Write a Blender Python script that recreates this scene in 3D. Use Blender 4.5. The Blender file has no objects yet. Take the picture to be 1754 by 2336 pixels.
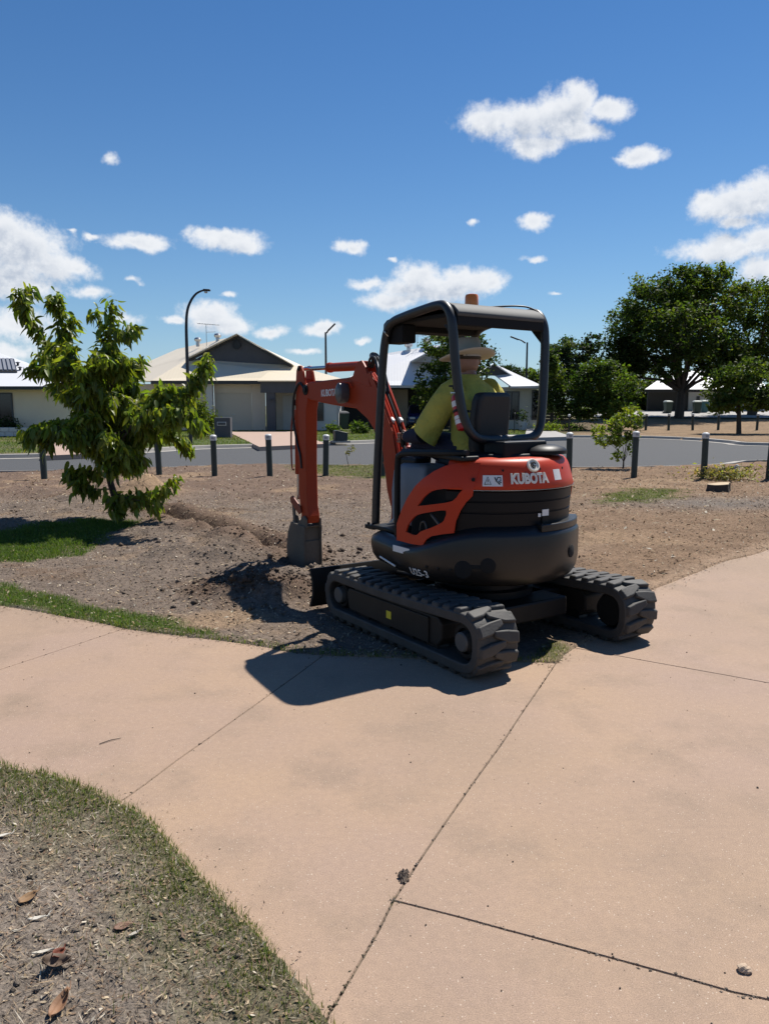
import bpy, bmesh, math, random
import numpy as np
from mathutils import Vector, Matrix, geometry

random.seed(7); RNG = np.random.default_rng(11)
SC = bpy.context.scene; COL = SC.collection
R_ = math.radians

# ------------------------------------------------------------------ camera
FPX, CAMH, HORIZ = 1754.0, 1.55, 925.0          # focal length in photo pixels, eye height, horizon row
PITCH = math.atan((1168 - HORIZ) / FPX)
cam_d = bpy.data.cameras.new('camera'); cam = bpy.data.objects.new('camera', cam_d); COL.objects.link(cam)
cam_d.sensor_fit = 'VERTICAL'; cam_d.sensor_height = 24; cam_d.lens = 24 * FPX / 2336
cam_d.clip_start = 0.05; cam_d.clip_end = 3000
cam.location = (0, 0, CAMH); cam.rotation_euler = (math.pi / 2 - PITCH, 0, 0)
SC.camera = cam

# ------------------------------------------------------------------ light, exposure
SUN_AZ = R_(38.0)                 # from +Y towards +X
SUN_EL = R_(57)
SKY_STRENGTH = 0.070
EXPO = 0.45
SUN_STRENGTH = 5.0
SC.view_settings.view_transform = 'Standard'
try: SC.view_settings.look = 'None'
except Exception: pass
SC.view_settings.gamma = 1; SC.view_settings.exposure = EXPO
SC.view_settings.use_curve_mapping = False
sd = bpy.data.lights.new('sun', 'SUN'); sd.energy = SUN_STRENGTH; sd.angle = R_(0.5); sd.color = (1, .955, .88)
sun = bpy.data.objects.new('sun', sd); COL.objects.link(sun); sun.location = (30, 20, 40)
SDIR = Vector((math.sin(SUN_AZ) * math.cos(SUN_EL), math.cos(SUN_AZ) * math.cos(SUN_EL), math.sin(SUN_EL)))
sun.rotation_euler = (-SDIR).to_track_quat('-Z', 'Y').to_euler()

_s, _c = math.sin(PITCH), math.cos(PITCH)
def ray(x, y):
    u = (x - 877) / FPX; v = (1168 - y) / FPX
    return (u, _c + v * _s, -_s + v * _c)
def at(x, y, Y):                                  # point at depth Y seen at photo position x, y
    d = ray(x, y); t = Y / d[1]
    return Vector((d[0] * t, Y, CAMH + d[2] * t))
def gp(x, y, z=0.0):                              # point on the level z
    d = ray(x, y); t = (z - CAMH) / d[2]
    return (d[0] * t, d[1] * t)
def gpd(x, y, z=0.0): return gp(x * 1.056, y * 1.056, z)

# ------------------------------------------------------------------ world: daylight sky with cumulus
W = bpy.data.worlds.new('World'); SC.world = W; W.use_nodes = True
nt = W.node_tree; nt.nodes.clear()
def wn(t, **k):
    n = nt.nodes.new(t)
    for a, b in k.items(): setattr(n, a, b)
    return n
def wl(a, b): nt.links.new(a, b)
def wmath(op, a, b=None, c=None):
    n = wn('ShaderNodeMath', operation=op)
    for i, v in enumerate((a, b, c)):
        if v is None: continue
        if isinstance(v, (int, float)): n.inputs[i].default_value = v
        else: wl(v, n.inputs[i])
    return n.outputs[0]
sky = wn('ShaderNodeTexSky', sky_type='NISHITA', sun_disc=False)
sky.sun_elevation = SUN_EL; sky.sun_rotation = SUN_AZ; sky.altitude = 0; sky.air_density = 1.0; sky.dust_density = 0.0; sky.ozone_density = 3.0
hs = wn('ShaderNodeHueSaturation'); hs.inputs['Saturation'].default_value = 1.26; hs.inputs['Hue'].default_value = 0.505; hs.inputs['Value'].default_value = 1.0
wl(sky.outputs[0], hs.inputs['Color'])
tc = wn('ShaderNodeTexCoord'); sx = wn('ShaderNodeSeparateXYZ'); wl(tc.outputs['Generated'], sx.inputs[0])
az = wmath('ARCTAN2', sx.outputs[0], sx.outputs[1]); el = wmath('ARCSINE', sx.outputs[2])
cv = wn('ShaderNodeCombineXYZ'); wl(az, cv.inputs[0]); wl(el, cv.inputs[1])
def wnoise(scale, detail, rough, off=(0, 0, 0), lac=2.0):
    n = wn('ShaderNodeTexNoise'); n.inputs['Scale'].default_value = scale; n.inputs['Detail'].default_value = detail
    n.inputs['Roughness'].default_value = rough; n.inputs['Lacunarity'].default_value = lac
    a = wn('ShaderNodeVectorMath', operation='ADD'); wl(cv.outputs[0], a.inputs[0]); a.inputs[1].default_value = off
    wl(a.outputs[0], n.inputs['Vector']); return n
nw = wnoise(26, 4, 0.55, (3.1, 7.7, 0))
wv = wn('ShaderNodeVectorMath', operation='SUBTRACT'); wl(nw.outputs['Color'], wv.inputs[0]); wv.inputs[1].default_value = (.5, .5, .5)
ws = wn('ShaderNodeVectorMath', operation='MULTIPLY'); wl(wv.outputs[0], ws.inputs[0]); ws.inputs[1].default_value = (.035, .022, 0)
wp = wn('ShaderNodeVectorMath', operation='ADD'); wl(cv.outputs[0], wp.inputs[0]); wl(ws.outputs[0], wp.inputs[1])
# (x, y, half width, half height, faintness) in the photograph's 1661 px wide copy
CL = [(1052, 262, 62, 36, 0), (1130, 268, 78, 48, 0), (1215, 250, 70, 60, 0), (1250, 215, 40, 45, 0), (1310, 235, 46, 26, 0), (1155, 312, 66, 30, 0), (1255, 285, 50, 24, 0),
      (1385, 332, 50, 20, 0), (1350, 338, 26, 10, .25),
      (1580, 440, 90, 40, 0), (1650, 415, 50, 46, 0), (1530, 430, 50, 22, .2), (1590, 478, 50, 18, .1), (1560, 535, 105, 30, 0), (1650, 512, 60, 34, 0), (1640, 585, 50, 36, .1),
      (10, 500, 70, 50, 0), (50, 540, 95, 60, 0), (120, 575, 80, 30, 0), (20, 600, 110, 50, 0), (-60, 540, 80, 90, 0), (170, 580, 40, 22, .2), (195, 632, 60, 20, .3), (40, 700, 110, 50, .25), (30, 760, 90, 30, .35),
      (300, 522, 78, 20, .12), (260, 525, 40, 14, .25), (495, 516, 68, 28, .02), (450, 505, 50, 18, .2), (530, 530, 40, 22, .1), (757, 533, 36, 17, .02),
      (900, 595, 52, 30, 0), (1010, 605, 80, 32, 0), (930, 625, 120, 34, 0), (850, 650, 76, 24, .1), (795, 612, 48, 18, .25), (1060, 610, 36, 24, .15),
      (1157, 480, 38, 19, .08), (1155, 556, 24, 11, .15), (1020, 480, 18, 12, .52), (235, 343, 30, 24, .46), 
      (455, 682, 62, 30, .02), (495, 700, 46, 24, .05), (385, 694, 46, 11, .25), (590, 716, 46, 15, .1), (692, 711, 40, 16, .05), (790, 735, 20, 8, .2), (292, 607, 26, 12, .48), (845, 560, 20, 10, .45), (1200, 628, 26, 9, .48), (160, 505, 18, 8, .5),
      (200, 515, 20, 10, .4), (270, 690, 60, 24, .42), (660, 760, 60, 10, .45), (495, 636, 24, 11, .38)]
dmin = None; dtop = None
wp2 = wn('ShaderNodeVectorMath', operation='ADD'); wl(wp.outputs[0], wp2.inputs[0]); wp2.inputs[1].default_value = (.006, .016, 0)
def adir(x, y):
    d = Vector(ray(x * 1.056, y * 1.056)).normalized()
    return math.atan2(d.x, d.y), math.asin(d.z)
extra = []
for k in range(34):                               # the same fair-weather sky goes on outside the frame
    a = random.uniform(.62, 5.66); e = random.uniform(.08, .62)
    w_ = random.uniform(.03, .12); extra.append((a if a < math.pi else a - 2 * math.pi, e, w_, w_ * .45, random.uniform(0, .3)))
for it in [None] * 0 + [('p',) + c for c in CL] + [('a',) + c for c in extra]:
    if it[0] == 'p':
        _, x, y, rx, ry, fa = it
        a, e = adir(x, y); a2, _e = adir(x + rx, y); _a, e2 = adir(x, y - ry)
        ra, re = abs(a2 - a) * 1.12, abs(e2 - e) * 1.12
        if rx >= 40 and fa < .2:                      # how much cloud lies sunward: bases turn grey
            t1 = wn('ShaderNodeVectorMath', operation='SUBTRACT'); wl(wp2.outputs[0], t1.inputs[0]); t1.inputs[1].default_value = (a, e, 0)
            t2 = wn('ShaderNodeVectorMath', operation='MULTIPLY'); wl(t1.outputs[0], t2.inputs[0]); t2.inputs[1].default_value = (1 / ra, 1 / re, 0)
            t3 = wn('ShaderNodeVectorMath', operation='LENGTH'); wl(t2.outputs[0], t3.inputs[0]); dtop = t3.outputs['Value'] if dtop is None else wmath('SMOOTH_MIN', dtop, t3.outputs['Value'], .25)
    else: _, a, e, ra, re, fa = it
    s1 = wn('ShaderNodeVectorMath', operation='SUBTRACT'); wl(wp.outputs[0], s1.inputs[0]); s1.inputs[1].default_value = (a, e, 0)
    s2 = wn('ShaderNodeVectorMath', operation='MULTIPLY'); wl(s1.outputs[0], s2.inputs[0]); s2.inputs[1].default_value = (1 / ra, 1 / re, 0)
    s3 = wn('ShaderNodeVectorMath', operation='LENGTH'); wl(s2.outputs[0], s3.inputs[0])
    d = wmath('ADD', s3.outputs['Value'], fa) if fa else s3.outputs['Value']
    dmin = d if dmin is None else wmath('SMOOTH_MIN', dmin, d, .25)
nf = wnoise(42, 9, 0.62, (1.3, 2.2, 0)); nf2 = wnoise(42, 9, 0.62, (1.3 + .006, 2.2 + .012, 0)); nb = wnoise(16, 4, .5, (9, 4, 0))
dens = wmath('ADD', wmath('SUBTRACT', 1.0, dmin), wmath('MULTIPLY', wmath('SUBTRACT', nf.outputs['Fac'], .5), 1.12))
nz = wnoise(150, 5, .6, (5, 1, 0)); dens = wmath('ADD', dens, wmath('MULTIPLY', wmath('SUBTRACT', nz.outputs['Fac'], .5), .45))
al = wn('ShaderNodeMapRange', interpolation_type='SMOOTHSTEP'); wl(dens, al.inputs['Value'])
al.inputs['From Min'].default_value = -.20; al.inputs['From Max'].default_value = .56
lit = wmath('ADD', .5, wmath('MULTIPLY', wmath('SUBTRACT', nf.outputs['Fac'], nf2.outputs['Fac']), 3.2))
core = wn('ShaderNodeMapRange', interpolation_type='SMOOTHSTEP'); wl(dens, core.inputs['Value'])
core.inputs['From Min'].default_value = .30; core.inputs['From Max'].default_value = 1.05
core2 = wn('ShaderNodeMapRange', interpolation_type='SMOOTHSTEP'); wl(dtop, core2.inputs['Value']); core2.inputs['From Min'].default_value = .95; core2.inputs['From Max'].default_value = .15
shade = wmath('MULTIPLY', wmath('ADD', wmath('MULTIPLY', core.outputs[0], .35), wmath('MULTIPLY', core2.outputs[0], .75)), wmath('SUBTRACT', 1.3, lit)); shade.node.use_clamp = True
cm = wn('ShaderNodeMix', data_type='RGBA'); wl(shade, cm.inputs[0])
K = 1 / SKY_STRENGTH / 2 ** EXPO
cm.inputs['A'].default_value = (.90 * K, .92 * K, .95 * K, 1); cm.inputs['B'].default_value = (.52 * K, .58 * K, .68 * K, 1)
fm = wn('ShaderNodeMix', data_type='RGBA'); wl(wmath('MULTIPLY', al.outputs[0], .96), fm.inputs[0])
hz_ = wmath('MULTIPLY', wmath('EXPONENT', wmath('MULTIPLY', wmath('ABSOLUTE', el), -7.0)), .62)   # clear air stays blue down to the horizon
hm = wn('ShaderNodeMix', data_type='RGBA'); wl(hz_, hm.inputs[0]); wl(hs.outputs[0], hm.inputs['A']); hm.inputs['B'].default_value = (.20 * K, .43 * K, .74 * K, 1)
wl(hm.outputs['Result'], fm.inputs['A']); wl(cm.outputs['Result'], fm.inputs['B'])
bg = wn('ShaderNodeBackground'); bg.inputs['Strength'].default_value = SKY_STRENGTH; wl(fm.outputs['Result'], bg.inputs['Color'])
wo = wn('ShaderNodeOutputWorld'); wl(bg.outputs[0], wo.inputs['Surface'])
W.cycles.sampling_method = 'MANUAL'; W.cycles.sample_map_resolution = 512
SC.cycles.max_bounces = 6; SC.cycles.transparent_max_bounces = 6

# ------------------------------------------------------------------ helpers
def mat(name, col, rough=.6, metal=0, spec=.5, noise=None, bump=None, coat=0, trans=0):
    """noise = (scale, colour2, contrast[, detail]); bump = (scale, strength, distance)"""
    m = bpy.data.materials.new(name); m.use_nodes = True
    n = m.node_tree; p = n.nodes['Principled BSDF']
    p.inputs['Base Color'].default_value = (*col, 1); p.inputs['Roughness'].default_value = rough
    p.inputs['Metallic'].default_value = metal; p.inputs['Specular IOR Level'].default_value = spec
    p.inputs['Coat Weight'].default_value = coat
    t = n.nodes.new('ShaderNodeTexCoord')
    if noise:
        x = n.nodes.new('ShaderNodeTexNoise'); x.inputs['Scale'].default_value = noise[0]; x.inputs['Detail'].default_value = noise[3] if len(noise) > 3 else 6
        x.inputs['Roughness'].default_value = .65
        n.links.new(t.outputs['Object'], x.inputs['Vector'])
        r = n.nodes.new('ShaderNodeMapRange'); r.inputs['From Min'].default_value = .5 - .5 / noise[2]; r.inputs['From Max'].default_value = .5 + .5 / noise[2]
        n.links.new(x.outputs['Fac'], r.inputs['Value'])
        q = n.nodes.new('ShaderNodeMix'); q.data_type = 'RGBA'; q.inputs['A'].default_value = (*col, 1); q.inputs['B'].default_value = (*noise[1], 1)
        n.links.new(r.outputs[0], q.inputs[0]); n.links.new(q.outputs['Result'], p.inputs['Base Color'])
    if bump:
        x = n.nodes.new('ShaderNodeTexNoise'); x.inputs['Scale'].default_value = bump[0]; x.inputs['Detail'].default_value = 5
        n.links.new(t.outputs['Object'], x.inputs['Vector'])
        b = n.nodes.new('ShaderNodeBump'); b.inputs['Strength'].default_value = bump[1]; b.inputs['Distance'].default_value = bump[2]
        n.links.new(x.outputs['Fac'], b.inputs['Height']); n.links.new(b.outputs[0], p.inputs['Normal'])
    return m

class MB:
    """collects polygons for one mesh"""
    def __init__(s): s.v = []; s.f = []; s.mi = []
    def add(s, vs, fs, mi=0):
        o = len(s.v); s.v += [tuple(v) for v in vs]
        for f in fs: s.f.append(tuple(i + o for i in f)); s.mi.append(mi)
    def box(s, c, d, rot=None, mi=0):
        hx, hy, hz = d[0] / 2, d[1] / 2, d[2] / 2
        vs = [Vector((sx * hx, sy * hy, sz * hz)) for sx in (-1, 1) for sy in (-1, 1) for sz in (-1, 1)]
        if rot is not None: vs = [rot @ v for v in vs]
        c = Vector(c)
        s.add([v + c for v in vs], [(0, 1, 3, 2), (4, 6, 7, 5), (0, 4, 5, 1), (2, 3, 7, 6), (0, 2, 6, 4), (1, 5, 7, 3)], mi)
    def prism(s, poly, lo, hi, axis='y', mi=0):
        n = len(poly)
        if axis == 'y': a = [(x, lo, z) for x, z in poly]; b = [(x, hi, z) for x, z in poly]
        elif axis == 'z': a = [(x, y, lo) for x, y in poly]; b = [(x, y, hi) for x, y in poly]
        else: a = [(lo, y, z) for y, z in poly]; b = [(hi, y, z) for y, z in poly]
        s.add(a + b, [tuple(range(n)), tuple(range(2 * n - 1, n - 1, -1))] + [(i, i + n, (i + 1) % n + n, (i + 1) % n) for i in range(n)], mi)
    def tube(s, pts, r, n=10, closed=False, mi=0):
        P = [Vector(p) for p in pts]; m = len(P); rr = r if hasattr(r, '__len__') else [r] * m
        T = []
        for i in range(m):
            a = P[(i - 1) % m] if (closed or i > 0) else P[i]; b = P[(i + 1) % m] if (closed or i < m - 1) else P[i]
            t = (b - a); T.append(t.normalized() if t.length > 1e-9 else Vector((0, 0, 1)))
        up = Vector((0, 0, 1)) if abs(T[0].z) < .9 else Vector((1, 0, 0))
        nrm = (up - T[0] * up.dot(T[0])).normalized(); vs = []
        for i in range(m):
            nrm = nrm - T[i] * nrm.dot(T[i]); nrm.normalize(); bn = T[i].cross(nrm)
            for k in range(n):
                an = 2 * math.pi * k / n; vs.append(P[i] + (nrm * math.cos(an) + bn * math.sin(an)) * rr[i])
        fs = []
        for i in range(m if closed else m - 1):
            j = (i + 1) % m
            for k in range(n): fs.append((i * n + k, i * n + (k + 1) % n, j * n + (k + 1) % n, j * n + k))
        if not closed: fs.append(tuple(range(n - 1, -1, -1))); fs.append(tuple((m - 1) * n + k for k in range(n)))
        s.add(vs, fs, mi)
    def cyl(s, a, b, r, n=16, mi=0): s.tube([a, b], r, n, mi=mi)
    def lathe(s, prof, c, n=16, axis=Vector((0, 0, 1)), mi=0):
        q = Vector((0, 0, 1)).rotation_difference(Vector(axis)); c = Vector(c); vs = []
        for r, z in prof:
            for k in range(n):
                a = 2 * math.pi * k / n; vs.append(c + q @ Vector((r * math.cos(a), r * math.sin(a), z)))
        m = len(prof); fs = [(i * n + k, i * n + (k + 1) % n, (i + 1) * n + (k + 1) % n, (i + 1) * n + k) for i in range(m - 1) for k in range(n)]
        fs.append(tuple(range(n - 1, -1, -1))); fs.append(tuple((m - 1) * n + k for k in range(n)))
        s.add(vs, fs, mi)
    def loft(s, rings, cap0=True, cap1=True, mi=0):
        n = len(rings[0]); vs = [v for r in rings for v in r]; m = len(rings)
        fs = [(i * n + k, i * n + (k + 1) % n, (i + 1) * n + (k + 1) % n, (i + 1) * n + k) for i in range(m - 1) for k in range(n)]
        if cap0: fs.append(tuple(range(n - 1, -1, -1)))
        if cap1: fs.append(tuple((m - 1) * n + k for k in range(n)))
        s.add(vs, fs, mi)
    def build(s, name, m, parent=None, smooth=35, bevel=0, seg=2, solid=0, fix=True):
        me = bpy.data.meshes.new(name); me.from_pydata(s.v, [], s.f)
        ms = m if isinstance(m, (list, tuple)) else [m]
        for x in ms: me.materials.append(x)
        if len(ms) > 1: me.polygons.foreach_set('material_index', s.mi)
        if fix:
            b = bmesh.new(); b.from_mesh(me); bmesh.ops.recalc_face_normals(b, faces=b.faces); b.to_mesh(me); b.free()
        if smooth:
            me.polygons.foreach_set('use_smooth', [True] * len(me.polygons)); me.set_sharp_from_angle(angle=R_(smooth))
        o = bpy.data.objects.new(name, me); COL.objects.link(o)
        if parent is not None: o.parent = parent
        if solid:
            d = o.modifiers.new('thick', 'SOLIDIFY'); d.thickness = solid; d.offset = -1
        if bevel:
            d = o.modifiers.new('bev', 'BEVEL'); d.width = bevel; d.segments = seg; d.limit_method = 'ANGLE'; d.angle_limit = R_(40); d.harden_normals = False
        return o

def nmesh(name, V, F, m, parent=None, smooth=False, attr=None, mi=None):
    """fast mesh from numpy arrays; F is (n,3) or (n,4)"""
    me = bpy.data.meshes.new(name); V = np.asarray(V, np.float32); F = np.asarray(F, np.int32)
    me.vertices.add(len(V)); me.vertices.foreach_set('co', V.ravel())
    k = F.shape[1]; me.loops.add(F.size); me.loops.foreach_set('vertex_index', F.ravel())
    me.polygons.add(len(F)); me.polygons.foreach_set('loop_start', np.arange(0, F.size, k, dtype=np.int32))
    me.polygons.foreach_set('loop_total', np.full(len(F), k, np.int32))
    if smooth: me.polygons.foreach_set('use_smooth', np.ones(len(F), bool))
    for x in (m if isinstance(m, (list, tuple)) else [m]): me.materials.append(x)
    if mi is not None: me.polygons.foreach_set('material_index', np.asarray(mi, np.int32))
    me.update(calc_edges=True)
    if attr is not None:
        a = me.color_attributes.new('tint', 'FLOAT_COLOR', 'POINT'); A = np.ones((len(V), 4), np.float32); A[:, :3] = attr; a.data.foreach_set('color', A.ravel())
    o = bpy.data.objects.new(name, me); COL.objects.link(o)
    if parent is not None: o.parent = parent
    return o

def tag(o, label=None, cat=None, group=None, kind=None):
    if label: o['label'] = label
    if cat: o['category'] = cat
    if group: o['group'] = group
    if kind: o['kind'] = kind
    return o
def thing(name, label, cat, loc=(0, 0, 0), rz=0, group=None):
    o = bpy.data.objects.new(name, None); COL.objects.link(o); o.location = loc; o.rotation_euler = (0, 0, rz); o.empty_display_size = .1
    return tag(o, label, cat, group)
def copy_tree(o, parent=None):
    c = o.copy(); COL.objects.link(c)
    if parent is not None: c.parent = parent
    for ch in list(o.children): copy_tree(ch, c)
    return c

def hash2(ix, iy, seed):
    n = (ix.astype(np.int64) * 374761393 + iy.astype(np.int64) * 668265263 + seed * 974634777) & 0x7fffffff
    n = ((n ^ (n >> 13)) * 1274126177) & 0x7fffffff
    return (n ^ (n >> 16)).astype(np.float64) / 0x7fffffff
def vnoise(x, y, seed=0):
    ix = np.floor(x); iy = np.floor(y); fx = x - ix; fy = y - iy
    fx = fx * fx * (3 - 2 * fx); fy = fy * fy * (3 - 2 * fy)
    a = hash2(ix, iy, seed); b = hash2(ix + 1, iy, seed); c = hash2(ix, iy + 1, seed); d = hash2(ix + 1, iy + 1, seed)
    return (a * (1 - fx) + b * fx) * (1 - fy) + (c * (1 - fx) + d * fx) * fy
def fbm(x, y, sc, octv=4, seed=0):
    s = 0; a = 1; t = 0; f = 1 / sc
    for k in range(octv):
        s = s + a * vnoise(x * f + 17.3 * k, y * f - 9.1 * k, seed + k); t += a; a *= .55; f *= 2.03
    return s / t - .5
def inpoly(X, Y, poly):
    r = np.zeros(X.shape, bool); n = len(poly); j = n - 1
    for i in range(n):
        xi, yi = poly[i]; xj, yj = poly[j]
        c = ((yi > Y) != (yj > Y)) & (X < (xj - xi) * (Y - yi) / ((yj - yi) or 1e-12) + xi)
        r ^= c; j = i
    return r
def dline(X, Y, pts):
    best = np.full(X.shape, 1e9)
    for (x0, y0), (x1, y1) in zip(pts[:-1], pts[1:]):
        dx, dy = x1 - x0, y1 - y0; t = np.clip(((X - x0) * dx + (Y - y0) * dy) / (dx * dx + dy * dy + 1e-12), 0, 1)
        best = np.minimum(best, np.hypot(X - x0 - t * dx, Y - y0 - t * dy))
    return best
def sst(a, b, x):
    t = np.clip((x - a) / (b - a), 0, 1); return t * t * (3 - 2 * t)
def catmull(P, sub=6):
    P = [Vector(p) for p in P]; out = []
    for i in range(len(P) - 1):
        p0 = P[max(i - 1, 0)]; p1 = P[i]; p2 = P[i + 1]; p3 = P[min(i + 2, len(P) - 1)]
        for k in range(sub):
            t = k / sub; out.append(.5 * ((2 * p1) + (p2 - p0) * t + (2 * p0 - 5 * p1 + 4 * p2 - p3) * t * t + (3 * p1 - p0 - 3 * p2 + p3) * t ** 3))
    out.append(P[-1]); return out

# ------------------------------------------------------------------ ground materials
def attr_mat(name, fine, specks, bumps, rough=.95):
    """tint attribute x fine noise; specks = [(scale, threshold, colour, amount)]"""
    m = bpy.data.materials.new(name); m.use_nodes = True; n = m.node_tree; p = n.nodes['Principled BSDF']
    p.inputs['Roughness'].default_value = rough; p.inputs['Specular IOR Level'].default_value = .15
    L = n.links.new; t = n.nodes.new('ShaderNodeTexCoord')
    a = n.nodes.new('ShaderNodeAttribute'); a.attribute_name = 'tint'; cur = a.outputs['Color']
    for sc, lo, hi in fine:
        x = n.nodes.new('ShaderNodeTexNoise'); x.inputs['Scale'].default_value = sc; x.inputs['Detail'].default_value = 6; x.inputs['Roughness'].default_value = .7; L(t.outputs['Object'], x.inputs['Vector'])
        r = n.nodes.new('ShaderNodeMapRange'); r.inputs['From Min'].default_value = .3; r.inputs['From Max'].default_value = .7; r.inputs['To Min'].default_value = lo; r.inputs['To Max'].default_value = hi; L(x.outputs['Fac'], r.inputs['Value'])
        q = n.nodes.new('ShaderNodeMix'); q.data_type = 'RGBA'; q.blend_type = 'MULTIPLY'; q.inputs[0].default_value = 1; L(cur, q.inputs['A']); L(r.outputs[0], q.inputs['B']); cur = q.outputs['Result']
    for sc, th, colr, am in specks:
        v = n.nodes.new('ShaderNodeTexVoronoi'); v.inputs['Scale'].default_value = sc; L(t.outputs['Object'], v.inputs['Vector'])
        r = n.nodes.new('ShaderNodeMapRange'); r.inputs['From Min'].default_value = th; r.inputs['From Max'].default_value = th * .6; r.inputs['To Min'].default_value = 0; r.inputs['To Max'].default_value = 1; L(v.outputs['Distance'], r.inputs['Value'])
        s = n.nodes.new('ShaderNodeSeparateColor'); L(v.outputs['Color'], s.inputs[0])
        g = n.nodes.new('ShaderNodeMath'); g.operation = 'GREATER_THAN'; g.inputs[1].default_value = 1 - am; L(s.outputs[0], g.inputs[0])
        k = n.nodes.new('ShaderNodeMath'); k.operation = 'MULTIPLY'; L(r.outputs[0], k.inputs[0]); L(g.outputs[0], k.inputs[1])
        q = n.nodes.new('ShaderNodeMix'); q.data_type = 'RGBA'; q.inputs['B'].default_value = (*colr, 1); L(k.outputs[0], q.inputs[0]); L(cur, q.inputs['A']); cur = q.outputs['Result']
    L(cur, p.inputs['Base Color'])
    nrm = None
    for sc, st, di in bumps:
        x = n.nodes.new('ShaderNodeTexNoise'); x.inputs['Scale'].default_value = sc; x.inputs['Detail'].default_value = 6; x.inputs['Roughness'].default_value = .65; L(t.outputs['Object'], x.inputs['Vector'])
        b = n.nodes.new('ShaderNodeBump'); b.inputs['Strength'].default_value = st; b.inputs['Distance'].default_value = di; L(x.outputs['Fac'], b.inputs['Height'])
        if nrm is not None: L(nrm, b.inputs['Normal'])
        nrm = b.outputs[0]
    L(nrm, p.inputs['Normal']); return m
M_soil = attr_mat('soil', [(110, .42, 1.6), (22, .68, 1.32), (1.6, .82, 1.18)], [(70, .22, (.46, .38, .28), .07), (55, .25, (.04, .028, .02), .09)], [(9, .35, .06), (55, .8, .02)])
M_turf = attr_mat('turf', [(40, .6, 1.4), (6, .7, 1.3), (.7, .75, 1.25)], [], [(25, .8, .05)])

def concrete_mat():
    m = bpy.data.materials.new('coloured_concrete'); m.use_nodes = True; n = m.node_tree; p = n.nodes['Principled BSDF']; L = n.links.new
    p.inputs['Roughness'].default_value = .82; p.inputs['Specular IOR Level'].default_value = .3
    t = n.nodes.new('ShaderNodeTexCoord')
    def noise(sc, det, rough, lo, hi):
        x = n.nodes.new('ShaderNodeTexNoise'); x.inputs['Scale'].default_value = sc; x.inputs['Detail'].default_value = det; x.inputs['Roughness'].default_value = rough; L(t.outputs['Object'], x.inputs['Vector'])
        r = n.nodes.new('ShaderNodeMapRange'); r.inputs['From Min'].default_value = lo; r.inputs['From Max'].default_value = hi; L(x.outputs['Fac'], r.inputs['Value']); return r.outputs[0], x.outputs['Fac']
    def mix(f, a, b, mode='MIX'):
        q = n.nodes.new('ShaderNodeMix'); q.data_type = 'RGBA'; q.blend_type = mode
        for s, v in ((q.inputs[0], f), (q.inputs['A'], a), (q.inputs['B'], b)):
            if isinstance(v, tuple): s.default_value = (*v, 1)
            elif isinstance(v, (int, float)): s.default_value = v
            else: L(v, s)
        return q.outputs['Result']
    c = mix(noise(.75, 5, .55, .36, .64)[0], (.350, .244, .166), (.318, .226, .172))
    c = mix(noise(.42, 3, .5, .48, .70)[0], c, (.285, .205, .145)); c = mix(noise(2.2, 6, .6, .50, .72)[0], c, (.262, .190, .138))
    fs, fr = noise(260, 3, .6, .25, .75)
    c = mix(.5, c, mix(fs, (.62, .62, .62), (1.3, 1.3, 1.3)), 'MULTIPLY') if False else mix(1.0, c, mix(fs, (.66, .66, .66), (1.32, 1.30, 1.28)), 'MULTIPLY')
    md, _ = noise(38, 4, .6, .3, .7)
    c = mix(1.0, c, mix(md, (.93, .93, .94), (1.06, 1.06, 1.05)), 'MULTIPLY')
    for sc, th, am, col in ((95, .24, .16, (.52, .43, .34)), (60, .13, .05, (.09, .07, .055)), (170, .26, .16, (.46, .34, .28))):
        v = n.nodes.new('ShaderNodeTexVoronoi'); v.inputs['Scale'].default_value = sc; L(t.outputs['Object'], v.inputs['Vector'])
        r = n.nodes.new('ShaderNodeMapRange'); r.inputs['From Min'].default_value = th; r.inputs['From Max'].default_value = th * .5; L(v.outputs['Distance'], r.inputs['Value'])
        s = n.nodes.new('ShaderNodeSeparateColor'); L(v.outputs['Color'], s.inputs[0])
        g = n.nodes.new('ShaderNodeMath'); g.operation = 'GREATER_THAN'; g.inputs[1].default_value = 1 - am; L(s.outputs[0], g.inputs[0])
        k = n.nodes.new('ShaderNodeMath'); k.operation = 'MULTIPLY'; L(r.outputs[0], k.inputs[0]); L(g.outputs[0], k.inputs[1])
        c = mix(k.outputs[0], c, col)
    L(c, p.inputs['Base Color'])
    b0 = n.nodes.new('ShaderNodeBump'); b0.inputs['Strength'].default_value = .5; b0.inputs['Distance'].default_value = .012; L(noise(3, 4, .5, 0, 1)[1], b0.inputs['Height'])
    b = n.nodes.new('ShaderNodeBump'); b.inputs['Strength'].default_value = .5; b.inputs['Distance'].default_value = .003; L(fr, b.inputs['Height']); L(b0.outputs[0], b.inputs['Normal']); L(b.outputs[0], p.inputs['Normal'])
    return m
M_conc = concrete_mat()
M_asph = mat('asphalt', (.070, .071, .073), .9, noise=(120, (.045, .046, .048), 1.6), bump=(300, .5, .01))
M_kerb = mat('kerb_concrete', (.36, .335, .30), .85, noise=(3, (.28, .26, .23), 2), bump=(60, .3, .01))
M_pave = mat('brick_paving', (.40, .285, .22), .85, noise=(5, (.35, .245, .19), 2), bump=(12, .5, .02))
M_grey = mat('grey_concrete', (.36, .34, .32), .85, noise=(2, (.28, .27, .255), 2), bump=(40, .3, .01))

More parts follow.
